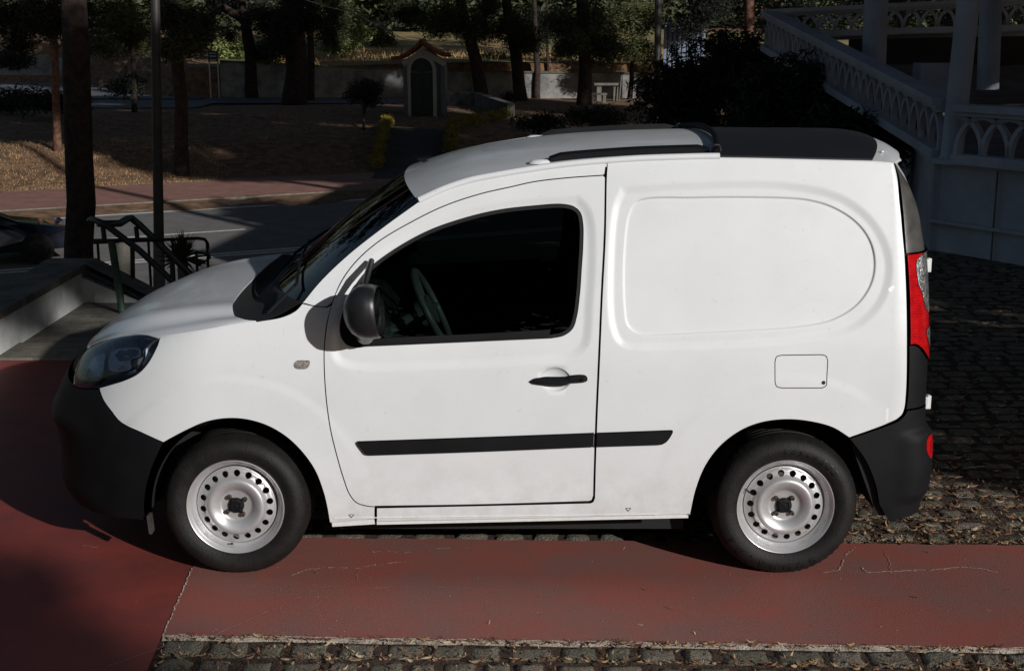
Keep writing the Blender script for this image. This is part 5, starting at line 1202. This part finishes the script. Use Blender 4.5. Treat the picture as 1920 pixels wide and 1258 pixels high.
bush('shrub', 232, 160, 36, 26, 55, 60, 'dark', 'dark shrub beneath the thin trunked olive pine', 'shrub', 'shrubs', leaf=.14, sp=.4)
bush('shrub', 1010, 226, 60, 16, 42, 60, 'dark', 'dark green shrub just above the front of the van roof', 'shrub', 'shrubs', leaf=.12, sp=.35)
bush('shrub', 1110, 222, 70, 22, 40, 80, 'dark', 'dark green shrub above the middle of the van roof', 'shrub', 'shrubs', leaf=.12, sp=.35)
# near big trunk beside the stair wall
f = Vector((gnd(152, 615, ZR).x, gnd(152, 615, ZR).y, ZR)); e = empty('pine_tree', f, 'big near pine trunk behind the stair wall, nearly black', 'tree', 'near trees'); kN = PPM(f.y)
b = MB(); t0 = at(137, 0, f.y); t1 = f+(t0-f)*2.2; trunk(b, [f, at(149, 300, f.y), t0, t1], 29/kN, 20/kN, 20); b.build('trunk', M['bark'], e, smooth=True, angle=180)
leaf_mesh('crown', clusters((t1.x, t1.y+1, 11.5), (6.5, 6, 3.2), 260, .2, .25, .4), .9, 30, .42, M['dark'], e)
# grass on the sunlit bank
M['grass'] = mat('dry_grass_blades', (.40, .26, .12), .9, island=[(.66, .40, .18), (.38, .23, .09), (.74, .50, .25), (.26, .21, .07)])
def grass(n, fx, hmin, hmax, w_, label, m):
    V = []; Fs = []
    for i in range(n):
        x, y = fx(); z = H(x, y)-.02; h = random.uniform(hmin, hmax); a = random.uniform(0, 6.28); dx, dy = math.cos(a)*w_, math.sin(a)*w_; lx, ly = random.gauss(0, .45)*h, random.gauss(0, .45)*h; k = len(V)
        V += [(x-dx, y-dy, z), (x+dx, y+dy, z), (x+lx, y+ly, z+h)]; Fs.append((k, k+1, k+2))
    b = MB(); b.v = V; b.f = Fs; return tag(b.build('grass', m, fix=False), kind='stuff', label=label)
def bankpt():
    n = 38.2+random.random()**1.6*9; u = random.uniform(-2, 24)+0; x, y = rd_(u, n); return x-0, y
grass(15000, lambda: (lambda u, n: rd_(u, n))(random.uniform(-6, 11.5), 38.15+random.random()**1.6*6.5), .03, .085, .006, 'dry yellow grass on the bank above the far pavement', M['grass'])
grass(3600, lambda: (random.uniform(-13.6, 12), random.uniform(66.8, 78)), .18, .45, .022, 'tall dry grass on the meadow behind the wall', M['grass'])
M['litterm'] = mat('bank_litter', (.20, .11, .06), .9, island=[(.40, .22, .12), (.12, .06, .035), (.28, .15, .085), (.52, .37, .25)])
b = MB()
for i in range(12000):
    x, y = rd_(random.uniform(-8, 30), 38.4+random.random()*13); z = H(x, y)-.01; a = random.uniform(0, 6.28); L_ = random.uniform(.03, .10); w_ = random.uniform(.01, .025); d = Vector((math.cos(a), math.sin(a), random.uniform(-.1, .35))); s_ = Vector((-math.sin(a), math.cos(a), .2)); p = Vector((x, y, z+.02)); b.add([p-d*L_, p+s_*w_, p+d*L_, p-s_*w_], [(0, 1, 2, 3)])
tag(b.build('leaf_litter', M['litterm'], fix=False), kind='stuff', label='fallen leaves and bark scattered on the bank')
# --- overhead wire, tall pole, pale fence
b = MB(); a = at(540, -10, 30); c_ = at(665, 25, 46); d_ = at(760, 75, 60); b.tube([a+(a-c_)*.8, a, (a+c_)/2+Vector((0, 0, -.04)), c_, d_], .014, 6); tag(b.build('overhead_cable', M['steel'], smooth=True), 'thin pale overhead cable crossing the dark trees at top', 'cable')
pf = foot(1233, 176); b = MB(); b.tube([pf, at(1235, -60, pf.y)], .12, 10); tag(b.build('tall_pole', M['post'], smooth=True), 'tall dark pole rising behind the dark conifers', 'pole')
M['pale'] = mat('pale_metal_gate', (.20, .24, .32), .5, var=.2, scale=2)
ge = empty('pale_gate', at(1275, 125, 62), 'pale bluish gate seen through the trees right of the tall pole', 'gate')
for i in range(9): b = MB(); a = at(1248+i*9, 46+i*1.0, 62); b.box((a.x, 62, a.z-.9), (.13, .05, 1.9)); b.build('bar', M['pale'], ge)
for v in (44, 78): b = MB(); a = at(1244, v, 62); c_ = at(1324, v+7, 62); b.bar([a, c_], (0, 1, 0), .10, .06); b.build('rail', M['pale'], ge)
b = MB(); a = at(1283, 80, 62.2); b.box((a.x, 62.2, a.z), (1.6, .03, 1.6)); b.build('sheet', M['pale'], ge)
# --- dark conifers in front of the bandstand
def conifer(u, v, ru, rv, Y, n, label, tips=()):
    c = at(u, v, Y); k = PPM(Y); g0 = H(c.x, Y); e = empty('dark_conifer', (c.x, Y, g0), label, 'conifer', 'dark conifers between park and bandstand')
    cl = clusters(c, (ru/k, ru/k*.7, rv/k), n, .2, .22, 1.2); zmin = c.z-rv/k
    for i in range(n//2):                                # skirts down to the ground
        a = rng.uniform(0, 6.28); r = rng.random()**.5; cl.append((c.x+ru/k*r*math.cos(a), Y+ru/k*.6*r*math.sin(a), g0+rng.random()*(c.z-g0)))
    leaf_mesh('foliage', cl, .34, 60, .13, M['dark'], e, asp=.22, droop=.5)
    b = MB(); b.tube([(c.x, Y, g0), (c.x, Y, c.z)], [.10, .05], 8); b.build('trunk', M['bark'], e)
    for (tu, tv) in tips:
        p0 = at(u+(tu-u)*.55, v+(tv-v)*.5, Y); p1 = at(tu, tv, Y); cl = [p0.lerp(p1, t)+Vector((0, 0, -.10*t*t)) for t in np.linspace(0, 1, 7)]; leaf_mesh('branch', cl, .10, 40, .09, M['dark'], e, asp=.25, droop=.6)
conifer(1290, 180, 95, 75, 24, 170, 'wide black conifer behind the van roof, left of the others', [(1180, 195), (1205, 140), (1235, 108), (1262, 80), (1300, 70)])
conifer(1380, 130, 95, 85, 26, 170, 'tallest dark conifer in the middle of the group', [(1310, 66), (1350, 50), (1420, 60), (1450, 90)])
conifer(1490, 195, 120, 85, 19, 260, 'dark conifer spreading in front of the sloping balustrade', [(1520, 118), (1560, 140), (1590, 175), (1420, 120)])
conifer(1612, 245, 85, 62, 16.5, 200, 'low dark conifer just above the rear of the van roof', [(1640, 225), (1665, 265), (1580, 205)])
tree('pine_tree', (1405, 196), (1404, 20), 24, [(1330, 10, 66, 46, 0, 150), (1300, 50, 40, 30, 0, 60), (1500, -20, 90, 30, 2, 90)], 'reddish pine trunk top beside the end of the balustrade', bark='barkr', shade=True, m='dark')
# --- the bandstand
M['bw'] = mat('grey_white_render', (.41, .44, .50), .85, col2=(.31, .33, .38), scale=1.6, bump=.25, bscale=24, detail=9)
M['bfloor'] = mat('bandstand_floor', (.22, .20, .19), .8, col2=(.12, .11, .10), scale=3)
BS = empty('bandstand', gnd(1800, 480), 'pale two-level bandstand with round columns and interlaced arch balustrades', 'bandstand')
YA = 14.0
A0 = gnd(1741, 470); A1 = gnd(1925, 501); YA = A0.y
dirR = (A1-A0).normalized(); B1 = A0+dirR*6.0; upB = Vector((.045, 0, 1))
def hgt(base_, v, u): return at(u, v, base_.y).z-base_.z
hp_ = .90                                             # plinth height at the column
def quad_prism(b, a, c_, w_, z0a, z1a, z0c=None, z1c=None, side=1):
    z0c = z0a if z0c is None else z0c; z1c = z1a if z1c is None else z1c; d = (c_-a); nrm = Vector((-d.y, d.x, 0)).normalized()*w_*side
    vs = []
    for p, q0, q1 in ((a, z0a, z1a), (c_, z0c, z1c)):
        for z in (q0, q1):
            for k in (0, 1): vs.append(Vector((p.x, p.y, 0))+nrm*k+Vector((0, 0, z)))
    b.add(vs, [(0, 2, 6, 4), (1, 5, 7, 3), (2, 3, 7, 6), (0, 4, 5, 1), (0, 1, 3, 2), (4, 6, 7, 5)])
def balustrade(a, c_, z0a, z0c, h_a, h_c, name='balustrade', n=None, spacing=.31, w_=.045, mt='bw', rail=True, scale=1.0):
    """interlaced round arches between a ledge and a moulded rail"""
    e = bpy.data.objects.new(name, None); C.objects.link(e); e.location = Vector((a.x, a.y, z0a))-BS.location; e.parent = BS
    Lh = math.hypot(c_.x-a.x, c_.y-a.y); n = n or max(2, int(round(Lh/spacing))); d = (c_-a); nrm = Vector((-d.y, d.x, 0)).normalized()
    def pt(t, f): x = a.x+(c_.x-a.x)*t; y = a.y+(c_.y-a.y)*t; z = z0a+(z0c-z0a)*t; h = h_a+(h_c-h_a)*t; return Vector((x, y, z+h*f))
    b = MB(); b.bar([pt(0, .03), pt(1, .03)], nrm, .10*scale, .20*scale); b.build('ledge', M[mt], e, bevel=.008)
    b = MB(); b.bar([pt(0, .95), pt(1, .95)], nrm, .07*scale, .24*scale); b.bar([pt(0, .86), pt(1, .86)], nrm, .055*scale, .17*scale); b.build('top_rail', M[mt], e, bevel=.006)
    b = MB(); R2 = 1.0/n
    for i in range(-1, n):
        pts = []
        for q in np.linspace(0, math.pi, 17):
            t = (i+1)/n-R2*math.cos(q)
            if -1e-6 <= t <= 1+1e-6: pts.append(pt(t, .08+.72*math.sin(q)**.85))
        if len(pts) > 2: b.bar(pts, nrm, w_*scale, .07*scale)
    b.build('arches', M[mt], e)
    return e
def col(u0, v0, u1, v1, Y, rpx, name='column', base=True):
    e = bpy.data.objects.new(name, None); C.objects.link(e); p = at(u1, v1, Y); q = at(u0, v0, Y); e.location = p-BS.location; e.parent = BS
    r = rpx/PPM(Y); q2 = p+(q-p)*1.9; b = MB(); b.tube([p, p.lerp(q2, .3), p.lerp(q2, .7), q2], [r*1.0, r*1.0, r*.97, r*.92], 28); b.build('shaft', M['bw'], e, smooth=True, angle=60)
    if base: b = MB(); b.tube([p-Vector((0, 0, .02)), p+Vector((0, 0, .07))], r*1.12, 28); b.build('base', M['bw'], e, smooth=True, angle=50)
    b = MB(); b.box(q2, (r*2.8, r*2.8, .2)); b.build('capital', M['bw'], e)
    return q2
PL = hp_
# plinth: right face, left face
b = MB(); z_ = lambda p, v, u: 0
zA = at(1759, 306, YA+.0).z; zB = zA
quad_prism(b, A0+Vector((.06, 0, 0)), B1, .3, 0, zA); C0 = Vector((at(1690, 263, 18.2).x, 18.2, 0)); zC = at(1688, 262, 18.2).z
quad_prism(b, A0, C0, .3, 0, zA, 0, zC, side=-1); b.build('plinth', M['bw'], BS)
b = MB(); quad_prism(b, A0-Vector((.05, .03, 0)), B1, .40, zA, zA+.05); quad_prism(b, A0-Vector((.05, 0, 0)), C0, .36, zA, zA+.05, zC, zC+.05, side=-1); quad_prism(b, A0-Vector((.02, .01, 0)), B1, .05, .30, .335); b.build('plinth_moulding', M['bw'], BS)
for t in (.13, .55, .95):
    b = MB(); p = A0.lerp(B1, t); b.box((p.x, p.y-.004, zA/2), (.012, .02, zA-.02)); b.build('plinth_joint', M['coping'], BS)
b = MB(); flo = [(A0.x+.1, A0.y+.1), (B1.x, B1.y+.1), (B1.x+6, B1.y+8), (9, 24), (C0.x+.1, 22.5), (C0.x+.1, C0.y)]; b.prism(flo, zA-.12, zA-.02); 
b.v = [(x, y, z+(y-YA)*.105*(1 if y > YA else 0)) for x, y, z in b.v]; b.build('floor', M['bfloor'], BS)
# near right balustrade
hR = at(1800, 197, YA-.2).z-zA-.05
ps = A0.lerp(B1, .045); balustrade(ps, B1, zA+.05, zA+.05, hR, hR, n=18)
# sloping left balustrade from the near column to the far upper level
Yq = 22.5; e0 = at(1764, 292, YA+.1); e0t = at(1764, 186, YA+.1); e1 = at(1437, 92, Yq); e1t = at(1437, 20, Yq)
balustrade(Vector((e0.x, YA+.12, 0)), Vector((e1.x, Yq, 0)), e0.z, e1.z, e0t.z-e0.z, e1t.z-e1.z, n=26)
# far upper gallery with slab
f0 = at(1440, 62, Yq); f0t = at(1440, 20, Yq); f1 = at(1990, 50, 21.5); f1t = at(1990, -8, 21.5)
g0 = Vector((f0.x, Yq, 0)); g1 = Vector((f1.x, 21.5, 0))
balustrade(g0, g1, f0.z-.05, at(1990, 52, 21.5).z, f0t.z-f0.z+.05, f1t.z-at(1990, 52, 21.5).z, n=17, spacing=.3)
b = MB(); quad_prism(b, g0+Vector((1.0, 0, 0)), g1, .5, at(1560, 76, Yq).z, at(1560, 62, Yq).z, at(1990, 66, 21.5).z, at(1990, 52, 21.5).z); b.build('gallery_slab', M['bw'], BS)
M['bdark'] = mat('dark_void_panel', (.03, .026, .024), .9, var=.4, scale=1.5)
b = MB(); quad_prism(b, g0+Vector((1.2, -.5, 0)), g1+Vector((1, -.15, 0)), .2, 0, at(1560, 74, Yq).z, 0, at(1990, 64, 21.5).z); b.build('void_panel', M['bdark'], BS)  # dark panel stands in for the shaded void under the gallery
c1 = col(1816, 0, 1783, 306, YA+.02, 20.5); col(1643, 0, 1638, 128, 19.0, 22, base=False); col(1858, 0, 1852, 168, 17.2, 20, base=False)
b = MB(); p = at(1800, 170, 16.6); b.box((p.x, 17.4, p.z), (.6, .35, .6)); b.build('seat_block', M['bw'], BS)
b = MB(); b.prism([(A0.x+1.3, A0.y-.9), (B1.x+1, B1.y-1.4), (B1.x+8, B1.y+9), (11, 26), (A0.x+2.6, 24)], 4.4, 4.6); b.build('roof', M['tiles'], BS)
# --- dark parked car on the road, left edge
M['carp'] = mat('dark_blue_car_paint', (.010, .011, .020), .18, coat=1, var=.2, scale=4)
M['cglass'] = mat('dark_car_glass', (.006, .007, .010), .05, coat=1, var=.2, scale=4)
cu = gnd(118, 470, ZR); cpos = Vector((*rd_((cu.x*RU.x+cu.y*RU.y)-2.0, 27.6), ZR))
ce = empty('parked_car', cpos, 'dark blue low car on the road at the left edge behind the trunk', 'car')
prof = [(2.0, .28), (2.02, .52), (1.90, .66), (1.35, .74), (1.0, .80), (.35, 1.10), (-.5, 1.16), (-1.2, 1.08), (-1.75, .82), (-2.0, .74), (-2.05, .40), (-2.0, .26)]
RU3 = Vector((RU.x, RU.y, 0)); RN3 = Vector((RN.x, RN.y, 0))
def carpt(x, y, z): p = cpos+RU3*x+RN3*y; return (p.x, p.y, cpos.z+z)
b = MB(); rows = []
for x, z in prof:
    r = []
    for q in np.linspace(-1, 1, 17): w_ = .84-.20*max(0, z-.75)/.4; r.append(carpt(x, w_*math.copysign(abs(q)**.8, q), .26+(z-.26)*(1-abs(q)**7*.55 if z > .7 else 1-.05*abs(q)**4)))
    rows.append(r)
b.grid(rows)
for s_ in (0, -1):
    side = [r[s_] for r in rows]; mid = len(b.v); b.add(side+[carpt(0, (-.84 if s_ == 0 else .84), .24)], [(i, i+1, len(side)) for i in range(len(side)-1)])
b.build('body', M['carp'], ce, smooth=True, angle=50)
for s_ in (-1, 1):
    b = MB(); ww = [(1.0, .80), (.38, 1.04), (-.5, 1.09), (-1.1, 1.02), (-1.45, .82)]; b.add([carpt(x, s_*(.87-.22*max(0, z-.75)/.4), z*.97) for x, z in ww], [(0, 1, 2, 3, 4)]); b.build('side_window', M['cglass'], ce)
    for x in (-1.25, 1.3):
        b = MB(); c = Vector(carpt(x, s_*.80, .30)); b.tube([c-RN3*.1, c+RN3*.1], .30, 24); w__ = b.build('wheel', M['void'], ce, smooth=True, angle=50)
        b = MB(); b.tube([c+RN3*s_*.09, c+RN3*s_*.115], [.19, .15], 18); b.build('hubcap', M['seal'], w__)
b = MB(); b.tube([carpt(1.93, .55, .60), carpt(2.0, .45, .58)], [.09, .05], 10); b.build('headlight', M['chrome'], ce)
b = MB(); b.tube([carpt(1.93, -.55, .60), carpt(2.0, -.45, .58)], [.09, .05], 10); b.build('headlight', M['chrome'], ce)
tree('pine_tree', (1690, 120), (1690, 60), 16, [(1500, 30, 90, 50, 8, 120), (1660, 10, 110, 60, 8, 170), (1840, 10, 110, 60, 8, 170)], 'dark trees showing through the far gallery arches of the bandstand', m='dark', group='trees behind the bandstand')
# --- trees outside the frame: added and shaped for their shade and dark reflections
def shade_tree(x, y, r, z0, z1, label, n=150, name='unseen_tree', leaf=.45, per=34, dens=.2):
    e = empty(name, (x, y, 0 if y < 20 else H(x, y)), label, 'tree', 'unseen trees added for shade and reflections'); b = MB(); trunk(b, [(x, y, e.location.z-.1), (x+.1, y, z0+1), (x, y+.1, z1-1)], .22, .08, 10); b.build('trunk', M['bark'], e, smooth=True, angle=180)
    leaf_mesh('crown', clusters((x, y, (z0+z1)/2), (r, r, (z1-z0)/2), n, .15, dens, .5), .8, per, leaf, M['dark'] if z0 < 0 else M['pine'], e); return e
def cyl_tree(c0, c1, yc, z1, label, n=520, leaf=.34, z0=.3, tc=None):
    """a clipped tall screen of foliage spanning perpendicular sun coordinates c0..c1 at depth yc"""
    pv = Vector((.762, .648, 0)); dv = Vector((-.648, .762, 0)); r = (c1-c0)/2; cm_ = (c0+c1)/2; s_ = (yc-cm_*.648)/.762; ctr = pv*cm_+dv*s_
    e = empty('unseen_tree', (ctr.x, ctr.y, 0), label, 'tree', 'unseen trees added for shade and reflections'); cl = []
    while len(cl) < n:
        a, b_ = rng.uniform(-1, 1, 2); 
        z = z0+(z1-z0)*rng.random(); rr = min(1, (z1-z)/1.5+.35)
        if a*a+b_*b_ > rr*rr: continue
        q = ctr+pv*a*(r-.5)+dv*b_*r*.8; cl.append((q.x, q.y, z))
    leaf_mesh('crown', cl, .62, 36, leaf, M['dark'], e); b = MB(); q = ctr if tc is None else ctr+pv*(tc-cm_); trunk(b, [(q.x, q.y, -.1), (q.x, q.y, min(z0+1, z1*.8)), (ctr.x, ctr.y, z0+(z1-z0)*.7)], .2, .08, 10); b.build('trunk', M['bark'], e, smooth=True, angle=180); return e
cyl_tree(6.15, 10.3, .5, 11.6, 'broad dense unseen tree added outside the right edge that shades the cobbles', 800)  # unseen foliage screens set where they block the sun
cyl_tree(9.8, 13.2, 3.0, 8.2, 'low dense unseen tree added outside the right edge that shades the bandstand', 450)
cyl_tree(11.9, 15.6, 5.0, 7.4, 'small dense unseen tree added outside the right edge beside the bandstand', 350)
cyl_tree(15.4, 18.8, 12.0, 9.0, 'narrow unseen tree added outside the right edge near the bandstand', 420)
def shade_region(c0, c1, y0, y1, h0, h1, n, tx, ty, label, m='dark', keep=.22):  # unseen crown laid out along the sun to shade a chosen region
    L_ = Vector((-.85, 1, -.48))/.48; e = empty('unseen_tree', (tx, ty, 0), label, 'tree', 'unseen trees added for shade and reflections'); cl = []
    while len(cl) < n:
        c = rng.uniform(c0, c1); yy = rng.uniform(y0, y1)
        if noise.noise(Vector((c*.35, yy*.35, 3.3))) > keep: continue
        xx = (c-.648*yy)/.762; p = Vector((xx, yy, 0))-L_*rng.uniform(h0, h1); cl.append(tuple(p))
    leaf_mesh('crown', cl, .8, 34, .46, M[m], e); b = MB(); m_ = Vector(np.mean(np.array(cl), 0)); trunk(b, [(tx, ty, -.1), (tx, ty, 8), m_], .25, .1, 10); b.build('trunk', M['bark'], e, smooth=True, angle=180)
shade_region(10.5, 20.8, 40.2, 52, 12, 16, 760, 12.5, 9, 'unseen crown added outside the right edge shading the upper bank', keep=.32)
shade_region(10.5, 20.8, 52, 66, 12, 16, 640, 12, 17, 'second unseen crown added outside the right edge shading the upper bank', keep=.32)
shade_region(17.2, 31, 34.8, 48, 10, 15, 900, 16.5, 17, 'unseen crown added outside the right edge shading the middle of the bank', keep=.27)
shade_region(20.5, 31, 48, 64, 10, 15, 700, 18, 27, 'second unseen crown added outside the right edge shading the middle of the bank', keep=.30)
shade_region(30.5, 42.6, 60, 71, 11, 16, 800, 20, 40, 'unseen crown added outside the right edge shading the boundary wall', keep=.42)
shade_region(-6.5, 1.75, -4, 4.9, 8, 12, 760, 9.0, -19, 'dense tree behind the camera that shades the red apron', keep=.5)
for i, (x, y, r, z1) in enumerate(((14, 21, 3.6, 16.5), (17.5, 28, 4.2, 18.5), (21, 36, 4.4, 18), (28, 45, 4.2, 16), (31, 56, 4.0, 15))):  # unseen row added to keep slope and wall in shade
    shade_tree(x, y, r, 1.2, z1, 'tall unseen tree number %s of the row added outside the right edge' % ('one', 'two', 'three', 'four', 'five')[i], n=430)
for i, (x, r) in enumerate(((-26, 5), (-17, 5.5), (-8.5, 5.5), (-1, 5.5), (7, 5.5), (28, 5))):  # unseen row added to darken the window reflections and sky light
    shade_tree(x, -24-(i % 2)*3, r, -.5, 19.0 if i < 5 else 11, 'unseen leafy tree behind the camera, %s of the row added to darken reflections' % ('first', 'second', 'third', 'fourth', 'fifth', 'sixth')[i], n=480, leaf=.8, per=26)
def high_crown(n, label):  # unseen crown shaped to shade the stairs and spare the van roof
    L_ = Vector((-.85, 1, -.48))/.48; e = empty('unseen_tree', (14.2, -7.0, 0), label, 'tree', 'unseen trees added for shade and reflections'); cl = []
    for i in range(n):
        c = rng.uniform(2.4, 6.1); lo = 10.2 if c < 3.9 else 11.4; yy = rng.uniform(lo, 21); xx = (c-.648*yy)/.762; h = rng.uniform(10, 13.5); p = Vector((xx, yy, 0))-L_*h; cl.append(tuple(p))
    leaf_mesh('crown', cl, .28, 26, .26, M['dark'], e); b = MB(); m_ = Vector(np.mean(np.array(cl), 0)); trunk(b, [(14.2, -7, -.1), (14.2, -7, 9.5), m_], .22, .08, 10); b.build('trunk', M['bark'], e, smooth=True, angle=180)
high_crown(1700, 'unseen tree behind the camera, its high crown shaped to shade the stairs')
